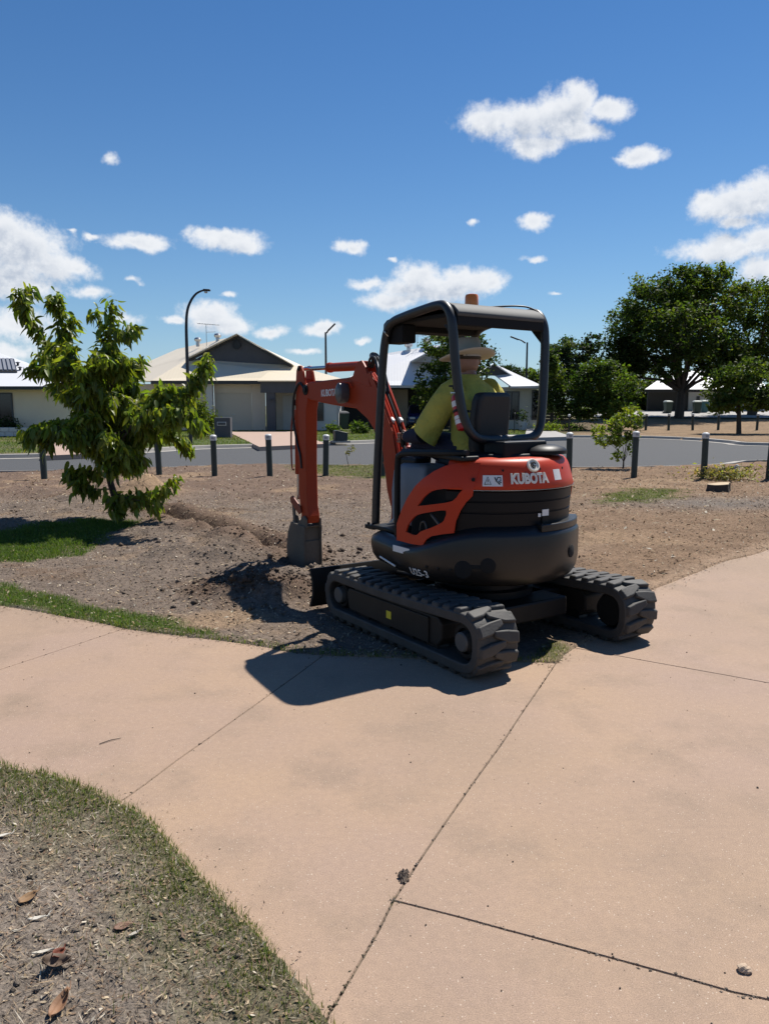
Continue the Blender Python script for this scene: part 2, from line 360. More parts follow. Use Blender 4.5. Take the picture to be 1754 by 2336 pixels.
# ------------------------------------------------------------------ concrete path: slabs with open joints
def N(x, y): return gp(x, y)
E1 = [N(*p) for p in [(0, 1381), (127, 1402), (253, 1426), (285, 1434), (422, 1451), (591, 1473), (739, 1494)]]
d0 = (E1[0][0] - E1[2][0], E1[0][1] - E1[2][1]); E1 = [(E1[0][0] + d0[0] * 6, E1[0][1] + d0[1] * 6 - .6), (E1[0][0] + d0[0] * 2, E1[0][1] + d0[1] * 2 - .1)] + E1
Vp = N(1268, 1512)
E2 = [Vp] + [N(*p) for p in [(1310, 1478), (1459, 1360), (1523, 1331), (1584, 1307), (1644, 1283), (1754, 1252)]]
d0 = (E2[-1][0] - E2[-3][0], E2[-1][1] - E2[-3][1]); E2 += [(E2[-1][0] + d0[0] * 2, E2[-1][1] + d0[1] * 2), (E2[-1][0] + d0[0] * 8, E2[-1][1] + d0[1] * 8 + .8)]
E3 = [N(*p) for p in [(0, 1750), (92, 1766), (183, 1800), (256, 1830), (320, 1862), (375, 1921), (412, 1967), (457, 2013), (526, 2081), (586, 2150), (640, 2223), (705, 2278), (732, 2333)]]
d0 = (E3[0][0] - E3[2][0], E3[0][1] - E3[2][1]); E3 = [(E3[0][0] + d0[0] * 14, E3[0][1] + d0[1] * 14 + .3)] + E3
d0 = (E3[-1][0] - E3[-4][0], E3[-1][1] - E3[-4][1]); PE = N(741, 2340); E3 += [PE, (PE[0] + d0[0] * 4, PE[1] + d0[1] * 4), (PE[0] + d0[0] * 14 + .3, PE[1] + d0[1] * 14)]
def dens2(pts, step=.12):
    c = catmull([(p[0], p[1], 0) for p in pts], 8); out = [(c[0].x, c[0].y)]
    for q in c[1:]:
        if math.hypot(q.x - out[-1][0], q.y - out[-1][1]) > step: out.append((q.x, q.y))
    return out + [(c[-1].x, c[-1].y)] if out[-1] != (c[-1].x, c[-1].y) else out
def wob(pts, amp, seed):
    P = np.array(pts); k = np.arange(len(P)); nx = np.gradient(P[:, 1]); ny = -np.gradient(P[:, 0]); l = np.hypot(nx, ny) + 1e-9
    w = fbm(P[:, 0] * 1.0 + seed, P[:, 1] * 1.0, .5, 3, seed) * 2 * amp; w[0] = w[-1] = 0
    return [(a + w[i] * nx[i] / l[i], b + w[i] * ny[i] / l[i]) for i, (a, b) in enumerate(pts)]
i1, i2 = 5, 8                                        # E1 points where the two left joints start
J1a, J2a = E1[i1], E1[i2]
dj = (N(0, 1528)[0] - J1a[0], N(0, 1528)[1] - J1a[1]); J1b = (J1a[0] + dj[0] * 1.9, J1a[1] + dj[1] * 1.9)
J2b = N(268, 1834); J4a = N(897, 2054); J3b = N(750, 2313)
dj = (J3b[0] - J4a[0], J3b[1] - J4a[1]); J3c = (J3b[0] + dj[0] * 4, J3b[1] + dj[1] * 4)
J4b = N(1754, 2281); dj = (J4b[0] - J4a[0], J4b[1] - J4a[1]); J4c = (J4a[0] + dj[0] * 5, J4a[1] + dj[1] * 5)
J5a = E2[1]; J5b = N(1754, 1558); dj = (J5b[0] - J5a[0], J5b[1] - J5a[1]); J5c = (J5a[0] + dj[0] * 3.2, J5a[1] + dj[1] * 3.2)
k2 = min(range(len(E3)), key=lambda i: math.hypot(E3[i][0] - J2b[0], E3[i][1] - J2b[1]))
E3a = E3[:k2] + [J2b]; E3b = [J2b] + E3[k2 + 1:]
E1f = wob(dens2(E1 + [Vp], .1), .012, 3); E2f = wob(dens2(E2, .12), .03, 12); E3f = wob(dens2(E3, .09), .02, 6)
def cut(pts, a, b):                                   # piece of an edge between the points nearest a and b
    n = lambda q: min(range(len(pts)), key=lambda i: math.hypot(pts[i][0] - q[0], pts[i][1] - q[1]))
    i, j = n(a), n(b); return [a] + pts[i + 1:j] + [b]
slabs = [cut(E1f, E1f[0], J1a) + [J1b, E3[0]],
         cut(E1f, J1a, J2a) + wob(dens2([J2a, J2b]), .008, 5)[1:-1] + cut(E3f, E3f[0], J2b)[::-1] + [J1b],
         cut(E1f, J2a, Vp) + wob(dens2([Vp, J4a]), .012, 7)[1:] + wob(dens2([J4a, J3b]), .012, 8)[1:] + cut(E3f, J2b, PE)[::-1] + wob(dens2([J2a, J2b]), .008, 5)[::-1][1:-1],
         wob(dens2([Vp, J4a]), .012, 7) + wob(dens2([J4a, J4b]), .012, 10)[1:] + [J4c, J5c, J5b] + wob(dens2([J5a, J5b]), .006, 11)[::-1][1:] + cut(E2f, Vp, J5a)[::-1][1:-1],
         cut(E2f, J5a, E2f[-1])[::-1] + wob(dens2([J5a, J5b]), .006, 11)[1:] + [J5c, (J5c[0] + 8, J5c[1] + 8)],
         wob(dens2([J4a, J3b]), .012, 8) + cut(E3f, PE, E3f[-1]) + [(J4c[0], E3f[-1][1] - 1), J4c] + wob(dens2([J4a, J4b]), .012, 10)[::-1][:-1]]
def area(p): return sum(p[i][0] * p[(i + 1) % len(p)][1] - p[(i + 1) % len(p)][0] * p[i][1] for i in range(len(p))) / 2
def inset(poly, d):
    n = len(poly); out = []
    for i in range(n):
        a, b, c = poly[i - 1], poly[i], poly[(i + 1) % n]
        e1 = Vector((b[0] - a[0], b[1] - a[1])); e2 = Vector((c[0] - b[0], c[1] - b[1]))
        if e1.length < 1e-6 or e2.length < 1e-6: out.append(b); continue
        e1.normalize(); e2.normalize(); n1 = Vector((-e1.y, e1.x)); n2 = Vector((-e2.y, e2.x)); m = n1 + n2
        if m.length < .3: m = n1
        m = m / max(m.length_squared, .5) * 2 if m.length > 0 else n1
        out.append((b[0] + m.x * d, b[1] + m.y * d))
    return out
def clean(p):
    out = []
    for q in p:
        if not out or math.hypot(q[0] - out[-1][0], q[1] - out[-1][1]) > .004: out.append(q)
    if math.hypot(out[0][0] - out[-1][0], out[0][1] - out[-1][1]) < .004: out.pop()
    return out if area(out) > 0 else out[::-1]
slabs = [clean(s) for s in slabs]
path = tag(bpy.data.objects.new('concrete_path', None), None, None, None, 'structure'); COL.objects.link(path)
for s in slabs:
    a = inset(s, .0020); b = inset(s, .0048); n = len(s); mb = MB()
    vs = [(x, y, -.1) for x, y in a] + [(x, y, -.005) for x, y in a] + [(x, y, 0) for x, y in b]
    tri = geometry.tessellate_polygon([[Vector((x, y, 0)) for x, y in b]])
    mb.add(vs, [(i, (i + 1) % n, n + (i + 1) % n, n + i) for i in range(n)] + [(n + i, n + (i + 1) % n, 2 * n + (i + 1) % n, 2 * n + i) for i in range(n)] + [tuple(2 * n + i for i in t) for t in tri])
    mb.build('concrete_slab', M_conc, path, smooth=0)

M_fill = mat('joint_soil', (.040, .031, .023), .95, noise=(14, (.21, .155, .105), 1.5), bump=(90, .8, .006))
for pts, w_ in ((wob(dens2([Vp, J4a]), .012, 7) + wob(dens2([J4a, J3b]), .012, 8)[1:] + [J3c], .0048), (wob(dens2([J4a, J4b]), .012, 10), .0044), (dens2([J1a, J1b]), .005), (wob(dens2([J2a, J2b]), .008, 5), .005), (wob(dens2([J5a, J5b]), .006, 11), .006)):
    mb = MB(); V = []
    for i, (x, y) in enumerate(pts):
        a = pts[max(i - 1, 0)]; b = pts[min(i + 1, len(pts) - 1)]; l = math.hypot(b[0] - a[0], b[1] - a[1]); q = w_ * (.75 + .9 * abs(math.sin(i * 1.7) * math.sin(i * .61 + 1))); nx, ny = -(b[1] - a[1]) / l * q, (b[0] - a[0]) / l * q
        V += [(x + nx, y + ny, -.0040), (x - nx, y - ny, -.0040), (x - nx, y - ny, -.03), (x + nx, y + ny, -.03)]
    n = len(pts); mb.add(V, [(i * 4 + k, i * 4 + (k + 1) % 4, i * 4 + 4 + (k + 1) % 4, i * 4 + 4 + k) for i in range(n - 1) for k in range(4)]); mb.build('joint_filler', M_fill, path, smooth=0)

# ------------------------------------------------------------------ road outline
NE = [(-60, 15.0), (-25, 16.6)] + [gp(*p) for p in [(0, 1073), (300, 1067), (589, 1058), (806, 1059), (1050, 1062), (1295, 1064), (1500, 1062), (1660, 1056), (1754, 1048)]] + [(20, 23.2), (60, 24)]
FE = [(-60, 17.5), (-25, 20.8)] + [gp(*p) for p in [(0, 1043), (150, 1037), (301, 1031), (450, 1022), (589, 1018), (806, 1010), (1000, 1003), (1160, 1000), (1295, 997), (1450, 998), (1525, 1000), (1600, 1004), (1660, 1009), (1754, 1015)]] + [(24, 29.0), (60, 28)]
NE = dens2(NE, .5); FE = dens2(FE, .5)
roadpoly = NE + FE[::-1]
mb = MB(); tri = geometry.tessellate_polygon([[Vector((x, y, 0)) for x, y in roadpoly]]); mb.add([(x, y, -.05) for x, y in roadpoly], tri)
tag(mb.build('road', M_asph, smooth=0), kind='structure')
def strip(name, pts, prof, m):
    rings = []; n = len(pts)
    for i, (x, y) in enumerate(pts):
        a = pts[max(i - 1, 0)]; b = pts[min(i + 1, n - 1)]; dx, dy = b[0] - a[0], b[1] - a[1]; l = math.hypot(dx, dy); nx, ny = -dy / l, dx / l
        rings.append([(x + nx * o, y + ny * o, z) for o, z in prof])
    mb = MB(); mb.loft(rings); return tag(mb.build(name, m, smooth=30), kind='structure')
strip('kerb', FE, [(-.28, -.12), (-.28, -.04), (.0, -.035), (.05, .075), (.22, .085), (.22, -.12)], M_kerb)
strip('kerb', NE, [(.24, -.12), (.24, -.042), (.02, -.035), (-.02, -.005), (-.14, .0), (-.14, -.12)], M_kerb)

# ------------------------------------------------------------------ near ground
def P_(l): return [gpd(*p) for p in l]
G_strip = P_([(-120, 1225), (0, 1258), (120, 1285), (240, 1312), (360, 1338), (450, 1362), (470, 1378), (430, 1376), (400, 1372), (240, 1348), (120, 1326), (0, 1306), (-120, 1280)])
G_shade = P_([(-90, 1165), (0, 1150), (90, 1130), (200, 1122), (300, 1124), (250, 1145), (150, 1190), (60, 1207), (-60, 1215)])
G_right = P_([(1310, 1068), (1380, 1056), (1470, 1058), (1450, 1072), (1380, 1082), (1310, 1086)])
G_verge = P_([(640, 1003), (980, 1005), (980, 1040), (820, 1032), (640, 1018)])
G_vtuft = P_([(1170, 1398), (1195, 1385), (1222, 1402), (1215, 1430), (1190, 1432), (1172, 1420)])
OX, OY, PHI = .69, 5.25, R_(123.4)
CF, SF = math.cos(PHI), math.sin(PHI)
def loc2w(X, Y): return (OX + CF * X - SF * Y, OY + SF * X + CF * Y)
def noisedge(X, Y, poly, w=.12, seed=5):            # soft ragged membership of a zone
    d = dline(X, Y, poly + [poly[0]]); s = np.where(inpoly(X, Y, poly), d, -d)
    return sst(-w, w, s + fbm(X, Y, .25, 3, seed) * w * 2.2)
TR = [gp(380, 1162), gp(480, 1200), gp(560, 1228), gp(634, 1262)]
def height(X, Y):
    far = sst(4, 9, Y)
    h = fbm(X, Y, 1.6, 3, 1) * .07 + fbm(X, Y, .34, 3, 2) * (.030 + .015 * far) + fbm(X, Y, .075, 3, 3) * (.026 - .010 * far) - .012
    h = h + .55 * np.maximum(fbm(X, Y, .11, 2, 14) - .12, 0) * .12
    d = dline(X, Y, TR)
    h = h - .17 * np.exp(-(d / .16) ** 2) + .05 * np.exp(-((d - .34) / .2) ** 2)
    def bump(cx, cy, rx, ry, hh, ns=.5): return hh * np.exp(-(((X - cx) / rx) ** 2 + ((Y - cy) / ry) ** 2)) * (1 + ns * fbm(X, Y, .22, 3, 8) * 2)
    h = h + bump(*gp(505, 1262), .8, .7, .20) + bump(*gp(420, 1215), .7, .6, .10) + bump(*gp(330, 1124), .42, .5, .36, .3) + bump(*gp(190, 1150), .9, .8, .13) + bump(*gp(100, 1120), 1.0, .9, .08)
    h = h + bump(*gp(575, 1350), .36, .22, .11, .9) + bump(*gp(640, 1362), .28, .18, .11, .9) + bump(*gp(520, 1318), .4, .3, .06, .9) + bump(*gp(690, 1300), .5, .35, .07, .9)
    h = h - bump(*gp(682, 1288), .22, .3, .12, 0)
    r = np.hypot(X - OX, Y - OY); w = sst(1.25, .8, r)
    lx = (X - OX) * CF + (Y - OY) * SF; ly = -(X - OX) * SF + (Y - OY) * CF
    w = np.maximum(sst(.25, .05, np.abs(np.abs(ly) - .62) - .15) * sst(1.5, 1.1, np.abs(lx)), w)
    h = h * (1 - w) - .012 * w
    return h
pathpoly = E1f + E2f[1:] + [(14, 3), (14, -6), E3f[-1]] + E3f[::-1][1:]
def edge_dist(X, Y): return np.minimum(np.minimum(dline(X, Y, E1f), dline(X, Y, E2f)), dline(X, Y, E3f))

ys = [0.75]
while ys[-1] < 21.5: ys.append(ys[-1] + max(.011, .0043 * ys[-1]))
ys = np.array(ys); us = np.linspace(-.95, .95, 520)
YY, UU = np.meshgrid(ys, us, indexing='ij'); XX = UU * (YY + 1.0)
ed = edge_dist(XX, YY); inp = inpoly(XX, YY, pathpoly); sdist = np.where(inp, ed, -ed)   # >0 on the path
HH = height(XX, YY)
spill = np.maximum(fbm(XX, YY, .10, 3, 21) * .10 - .012, .006)
ons = sdist - spill
near = (ed < .3) | (sdist > 0); HH = np.where(near, HH * sst(0, .3, -sdist) + .011 * (1 - sst(0, .22, -sdist)), HH)
HH = HH * (1 - sst(-.004, .03, ons)) - .04 * sst(-.004, .03, ons)
HH = np.where(inpoly(XX, YY, roadpoly), -.25, HH)
def gheight(X, Y):                                   # true top of the soil, edges included
    h = height(X, Y); e = edge_dist(X, Y); s = np.where(inpoly(X, Y, pathpoly), e, -e); n = (e < .3) | (s > 0)
    return np.where(n, h * sst(0, .3, -s) + .011 * (1 - sst(0, .22, -s)), h)
def ground_z(x, y):
    X = np.array([x], float); Y = np.array([y], float); return float(gheight(X, Y)[0])
# soil colours by what lies where: grey mulch, red-brown dirt, fresh diggings, living turf
def zone_colour(X, Y):
    def lerp(c, t, w): return c * (1 - w[..., None]) + np.array(t) * w[..., None]
    c = np.broadcast_to(np.array((.212, .178, .150)), X.shape + (3,)).copy()
    c = lerp(c, (.262, .186, .125), sst(.5, 2.2, X - .12 * (Y - 5) + fbm(X, Y, 1.2, 3, 31) * 1.6) * sst(3.2, 4.2, Y))
    c = lerp(c, (.20, .148, .115), sst(11.5, 14, Y + fbm(X, Y, 1.5, 3, 32) * 3) * sst(2.5, -.5, X))
    c = lerp(c, (.36, .265, .175), sst(.10, .30, fbm(X, Y, 1.1, 4, 33)) * .75 * sst(3.2, 4.4, Y))
    c = lerp(c, (.17, .115, .075), sst(.12, .3, fbm(X, Y, .8, 4, 34)) * .6)
    gx, gy = gpd(1560, 1085); c = lerp(c, (.20, .185, .17), np.exp(-(((X - gx) / 2.0) ** 2 + ((Y - gy) / .9) ** 2) * 1.2) * .9)
    gx, gy = gpd(560, 1180); d = dline(X, Y, TR); c = lerp(c, (.185, .130, .095), sst(.7, .3, d + fbm(X, Y, .3, 3, 35) * .4) * .85)
    c = lerp(c, (.12, .082, .058), sst(.26, .08, d) * .8)
    fx, fy = gp(600, 1345); c = lerp(c, (.145, .105, .080), sst(.75, .3, np.hypot((X - fx) * .8, (Y - fy) * 1.3) + fbm(X, Y, .3, 3, 36) * .5))
    c = lerp(c, (.46, .34, .22), np.exp(-(((X - gp(330, 1124)[0]) / .6) ** 2 + ((Y - gp(330, 1124)[1]) / .7) ** 2)) * .95)
    c = lerp(c, (.40, .30, .215), sst(.35, .05, dline(X, Y, E2f) + fbm(X, Y, .3, 3, 41) * .3) * .7)
    for poly, w, a in ((G_strip, .10, 1), (G_shade, .25, 1), (G_right, .3, .75), (G_verge, .5, .55), (G_vtuft, .06, .7)):
        c = lerp(c, (.085, .125, .035), noisedge(X, Y, poly, w) * a)
    c = lerp(c, (.25, .222, .192), sst(3.6, 3.0, Y) * (X < 2) * 1.0 * (1 - 0))
    c = lerp(c, (.19, .185, .11), sst(.42, .0, dline(X, Y, E3f) + fbm(X, Y, .2, 3, 37) * .5) * sst(3.8, 3.2, Y) * .7)
    return c * np.array((.72, .665, .62))
TT = zone_colour(XX, YY)
idx = np.arange(YY.size).reshape(YY.shape)
keep = ~((ons > .06)[:-1, :-1] & (ons > .06)[1:, :-1] & (ons > .06)[:-1, 1:] & (ons > .06)[1:, 1:])
F = np.stack([idx[:-1, :-1], idx[:-1, 1:], idx[1:, 1:], idx[1:, :-1]], -1)[keep]
tag(nmesh('ground', np.stack([XX, YY, HH], -1).reshape(-1, 3), F, M_soil, smooth=True, attr=TT.reshape(-1, 3)), kind='structure')
# earth below the slabs: what one sees down in the joints, and the plain that runs to the horizon
mb = MB(); mb.add([(-900, -300, -.13), (900, -300, -.13), (900, 17.5, -.13), (-900, 17.5, -.13)], [(0, 1, 2, 3)])
mb.add([(-6, -3, -.026), (9, -3, -.026), (9, 6.2, -.026), (3.0, 6.2, -.026), (1.2, 4.45, -.026), (-.3, 4.45, -.026), (-2.6, 4.7, -.026), (-6, 4.9, -.026)], [tuple(range(8))])
M_earth = mat('joint_earth', (.020, .016, .012), .95, noise=(40, (.045, .035, .026), 2), bump=(60, .8, .02))
tag(mb.build('earth', M_earth, smooth=0), kind='structure')

# ------------------------------------------------------------------ land beyond the road
def hz(x, y):
    return np.clip((y - 48) * .042, 0, 1.3) * sst(5, 13, x)
gx = np.arange(-90, 90.1, .45); gy = np.concatenate([np.arange(16, 52, .33), np.arange(52, 130, 2.0)])
YY2, XX2 = np.meshgrid(gy, gx, indexing='ij')
FEy = np.interp(XX2, [p[0] for p in FE], [p[1] for p in FE])
HH2 = hz(XX2, YY2) + .075 + fbm(XX2, YY2, 2.2, 3, 60) * .05
HH2 = np.where(YY2 < FEy + .1, -.3, HH2)
c2 = np.broadcast_to(np.array((.085, .105, .036)), XX2.shape + (3,)).copy()
def lerp2(t, w):
    global c2
    c2 = c2 * (1 - w[..., None]) + np.array(t) * w[..., None]
lerp2((.15, .12, .068), sst(.02, .22, fbm(XX2, YY2, 2.5, 4, 61)) * .8)
lerp2((.16, .12, .075), sst(2.2, .4, YY2 - FEy) * .6 * sst(-6, -9, XX2))
lerp2((.225, .155, .095), sst(9.2, 10.6, XX2 + fbm(XX2, YY2, 2, 3, 62) * 2.5) * sst(62, 56, YY2))
lerp2((.07, .06, .036), sst(9, 8, np.abs(XX2 - 6)) * sst(40.5, 43.5, YY2) * .7)
F2 = np.arange(YY2.size).reshape(YY2.shape)
F2 = np.stack([F2[:-1, :-1], F2[:-1, 1:], F2[1:, 1:], F2[1:, :-1]], -1).reshape(-1, 4)
tag(nmesh('verge', np.stack([XX2, YY2, HH2], -1).reshape(-1, 3), F2, M_turf, smooth=True, attr=c2.reshape(-1, 3)), kind='structure')
mb = MB(); mb.add([(-1500, 100, -.35), (1500, 100, -.35), (1500, 2500, -.35), (-1500, 2500, -.35)], [(0, 1, 2, 3)])
mb.add([(-1500, 10, -.5), (1500, 10, -.5), (1500, 2500, -.5), (-1500, 2500, -.5)], [(0, 1, 2, 3)])
tag(mb.build('plain', mat('plain_turf', (.10, .12, .05), .95, noise=(.05, (.16, .14, .08), 2)), smooth=0), kind='structure')
def sheet(name, pts, z, m):
    mb = MB(); t = geometry.tessellate_polygon([[Vector((x, y, 0)) for x, y in pts]]); n = len(pts)
    mb.add([(x, y, z) for x, y in pts] + [(x, y, z - .2) for x, y in pts], list(t) + [(i, n + i, n + (i + 1) % n, (i + 1) % n) for i in range(n)])
    return tag(mb.build(name, m, smooth=0), kind='structure')
sheet('driveway', [gp(520, 984, .12), gp(672, 983, .12), gp(742, 1011, .12), gp(592, 1018, .12)], .10, M_pave)
sheet('driveway', [gp(110, 1000, .12), gp(190, 999, .12), gp(215, 1033, .12), gp(96, 1038, .12)], .10, M_pave)
sheet('driveway', [gp(1205, 966, .12), gp(1232, 972, .12), gp(1305, 996, .12), gp(1195, 999, .12)], .12, M_grey)
ap = [(16, 60.5), (34, 58.5), (48, 58), (48, 70), (16, 70)]
mb = MB(); mb.add([(x, y, float(hz(np.array(x), np.array(y))) + .16) for x, y in ap], [tuple(range(5))]); tag(mb.build('forecourt', M_grey, smooth=0), kind='structure')

# ------------------------------------------------------------------ houses beyond the road
def roof_mat(name, col, c2):
    m = mat(name, col, .42, spec=.4, noise=(.6, c2, 1.6)); n = m.node_tree; p = n.nodes['Principled BSDF']; L = n.links.new
    t = n.nodes.new('ShaderNodeTexCoord'); w = n.nodes.new('ShaderNodeTexWave'); w.wave_type = 'BANDS'; w.bands_direction = 'X'; w.inputs['Scale'].default_value = 1.6
    L(t.outputs['Object'], w.inputs['Vector']); b = n.nodes.new('ShaderNodeBump'); b.inputs['Strength'].default_value = .10; b.inputs['Distance'].default_value = .015
    L(w.outputs['Fac'], b.inputs['Height']); L(b.outputs[0], p.inputs['Normal']); return m
M_roofc = roof_mat('cream_roof', (.74, .645, .485), (.68, .585, .44)); M_roofw = roof_mat('white_roof', (.70, .70, .70), (.64, .64, .65))
M_fascia = mat('fascia', (.03, .03, .032), .5); M_char = mat('charcoal_render', (.085, .088, .098), .8, noise=(3, (.07, .072, .08), 2))
M_beige = mat('beige_render', (.62, .55, .46), .85, noise=(2, (.57, .50, .42), 2)); M_white = mat('white_render', (.60, .59, .57), .8, noise=(2, (.54, .53, .51), 2))
M_cream = mat('cream_render', (.80, .67, .50), .85, noise=(1.5, (.74, .61, .46), 2)); M_door = mat('garage_door', (.52, .465, .385), .55)
M_glass = mat('dark_glass', (.012, .013, .016), .08, spec=.6); M_alu = mat('window_frame', (.05, .05, .055), .4); M_galv = mat('galvanised', (.45, .46, .47), .35, metal=.8)
M_black = mat('black_paint', (.012, .012, .013), .45); M_shade = mat('shade_tone', (.05, .048, .045), .9)  # M_shade: dark colour stands in for shade in the carports and on the far house

def panel(name, pts, m, parent, t=.07, lift=0):
    P = [Vector(p) for p in pts]; n = Vector((0, 0, 0))
    for i in range(len(P)): n += (P[i] - P[0]).cross(P[(i + 1) % len(P)] - P[0])
    n.normalize()
    if n.z < 0 or (abs(n.z) < 1e-3 and n.y > 0): n = -n
    k = len(P); mb = MB(); mb.add([p + n * lift for p in P] + [p + n * (lift - t) for p in P], [tuple(range(k)), tuple(range(2 * k - 1, k - 1, -1))] + [(i, (i + 1) % k, k + (i + 1) % k, k + i) for i in range(k)])
    return mb.build(name, m, parent, smooth=0)
def block(name, x0, x1, y0, y1, z0, z1, m, parent, bevel=0):
    mb = MB(); mb.box(((x0 + x1) / 2, (y0 + y1) / 2, (z0 + z1) / 2), (x1 - x0, y1 - y0, z1 - z0)); return mb.build(name, m, parent, smooth=0, bevel=bevel)
def pblock(name, px0, px1, py0, py1, Y, dep, m, parent, z0=None):
    a = at(px0, py0, Y); b = at(px1, py1, Y); return block(name, a.x, b.x, Y, Y + dep, b.z if z0 is None else z0, a.z, m, parent)
def window(px0, px1, py0, py1, Y, parent, bars=2):
    a = at(px0, py0, Y); b = at(px1, py1, Y); t = .06
    mb = MB()
    for c, d in ((((a.x + b.x) / 2, a.z - t / 2), (b.x - a.x, t)), (((a.x + b.x) / 2, b.z + t / 2), (b.x - a.x, t)), ((a.x + t / 2, (a.z + b.z) / 2), (t, a.z - b.z - 2 * t)), ((b.x - t / 2, (a.z + b.z) / 2), (t, a.z - b.z - 2 * t))):
        mb.box((c[0], Y - .03, c[1]), (d[0], .08, d[1]))
    for k in range(1, bars): mb.box((a.x + (b.x - a.x) * k / bars, Y - .03, (a.z + b.z) / 2), (.05, .07, a.z - b.z - 2 * t))
    w = mb.build('window', M_alu, parent, smooth=0)
    block('pane', a.x + t, b.x - t, Y - .012, Y - .002, b.z + t, a.z - t, M_glass, w); return w

# --- cream roofed house straight across
H1 = thing('house', 'house with cream metal roof and dark grey gable with a round vent, single garage door', 'house', at(560, 982, 47))
def h1(n, f): f.parent = H1; f.matrix_parent_inverse = Matrix.Translation(-H1.location); return f
def rel(o, root):                                    # parent while keeping world placement
    o.parent = root; o.location = o.location - root.location; return o
Yw = 46.0; AT = at
def R1(o): return rel(o, H1)
ea = lambda x, y=869: at(x, y, 45.3)
R1(panel('roof', [ea(345), ea(805, 871), at(672, 833, 48), at(432, 817, 48)], M_roofc, None))
R1(panel('roof', [ea(345), at(432, 817, 48), at(470, 799, 48), at(540, 766, 48.0), at(405, 796, 57), at(240, 868, 55)], M_roofc, None))
R1(panel('roof', [ea(805, 871), at(672, 833, 48), at(540, 766, 48.0), at(405, 796, 57), at(790, 880, 57)], M_roofc, None))
R1(panel('gable', [at(437, 824, 47.9), at(665, 832, 47.9), at(540, 770, 47.9)], M_char, None, .05))
mb = MB()
for a, b in ((at(428, 820, 47.75), at(540, 763, 47.75)), (at(540, 763, 47.75), at(664, 832, 47.75))):
    d = (b - a); mb.prism([(a.x, a.z), (b.x, b.z), (b.x, b.z - .18), (a.x, a.z - .18)], 47.65, 47.85)
R1(mb.build('bargeboard', M_fascia, None, smooth=0))
mb = MB()
for a, b in ((at(424, 817, 47.2), at(540, 760.5, 47.2)), (at(540, 760.5, 47.2), at(668, 831, 47.2))):
    mb.prism([(a.x, a.z), (b.x, b.z), (b.x, b.z - .06), (a.x, a.z - .06)], 47.2, 48.2)
R1(mb.build('barge_capping', M_roofc, None, smooth=0))
c = at(540, 787, 47.8); mb = MB(); mb.lathe([(.26, 0), (.26, .06), (.2, .06), (.2, .02)], c, 20, Vector((0, -1, 0))); R1(mb.build('round_vent', M_black, None))
a = ea(345, 868); b = ea(597, 868); R1(block('fascia', a.x, b.x, 45.22, 45.34, a.z - .2, a.z - .01, M_fascia, None))
a = ea(690, 868); b = ea(805, 868); R1(block('fascia', a.x, b.x, 45.22, 45.34, a.z - .2, a.z - .01, M_fascia, None))
R1(pblock('soffit', 345, 805, 874, 876, 45.35, .65, M_beige, None))
zf = .07
R1(pblock('wall', 280, 392, 876, 984, Yw + 1.5, .2, M_beige, None, zf)); R1(pblock('wall', 390, 488, 876, 983, Yw, .2, M_beige, None, zf)); R1(pblock('wall', 574, 606, 876, 983, Yw, .2, M_beige, None, zf))
R1(pblock('wall', 488, 574, 876, 896, Yw, .2, M_beige, None))
R1(pblock('pillar', 470, 487, 876, 983, 45.55, .4, M_white, None, zf))
dz0, dz1 = zf, at(500, 896, Yw).z; xa, xb = at(488.5, 900, Yw).x, at(573.5, 900, Yw).x
gd = MB()
for k in range(5):
    z0 = dz0 + (dz1 - dz0) * k / 5; gd.box(((xa + xb) / 2, Yw + .09, z0 + (dz1 - dz0) / 10), (xb - xa, .05, (dz1 - dz0) / 5 - .006))
gd.box(((xa + xb) / 2, Yw + .125, (dz0 + dz1) / 2), (xb - xa, .02, dz1 - dz0)); gdo = gd.build('garage_door', M_door, None, smooth=0); R1(gdo)
hb = MB(); hb.box(((xa + xb) / 2, Yw + .05, dz0 + .95), (.14, .05, .06)); o = hb.build('handle', M_galv, None, smooth=0); o.parent = gdo
R1(pblock('porch_beam', 594, 700, 867, 896, 44.6, .35, M_char, None)); R1(pblock('porch_column', 608, 629, 896, 982, 44.65, .3, M_char, None, zf)); R1(pblock('porch_column', 676, 694, 896, 982, 44.65, .3, M_char, None, zf))
R1(panel('porch_roof', [at(588, 868, 44.4), at(706, 868, 44.4), at(690, 850, 46.4), at(612, 849, 46.4)], M_roofc, None))
R1(pblock('wall', 606, 700, 876, 983, Yw + 1.2, .2, M_beige, None, zf)); R1(pblock('front_door', 645, 668, 903, 983, Yw + 1.12, .06, M_white, None, zf))
R1(pblock('wall', 700, 771, 876, 983, Yw, .2, M_white, None, zf)); R1(pblock('wall', 769, 773, 876, 983, Yw, 9, M_white, None, zf))
R1(pblock('carport_wall', 773, 850, 880, 984, Yw + 6, .2, M_shade, None, zf)); R1(window(722, 739, 918, 960, Yw, None, 1)); R1(window(616, 624, 910, 914, 44.6, None, 1))  # back wall of the side gap carries its shade as dark colour
p = at(472, 790, 50); mb = MB(); top = p + Vector((0, 0, 1.0)); mb.cyl(p + Vector((0, 0, -.9)), top + Vector((0, 0, .4)), .02, 6)
mb.cyl(top + Vector((-.55, 0, .42)), top + Vector((.85, .0, .32)), .018, 6)
for k in range(8): q = top + Vector((-.5 + .17 * k, 0, .42 - .012 * k)); mb.cyl(q + Vector((0, -.35, 0)), q + Vector((0, .35, 0)), .010, 5)
mb.cyl(top + Vector((0, 0, -.12)), top + Vector((.6, 0, -.1)), .014, 6)
R1(mb.build('antenna', M_galv, None, smooth=0))
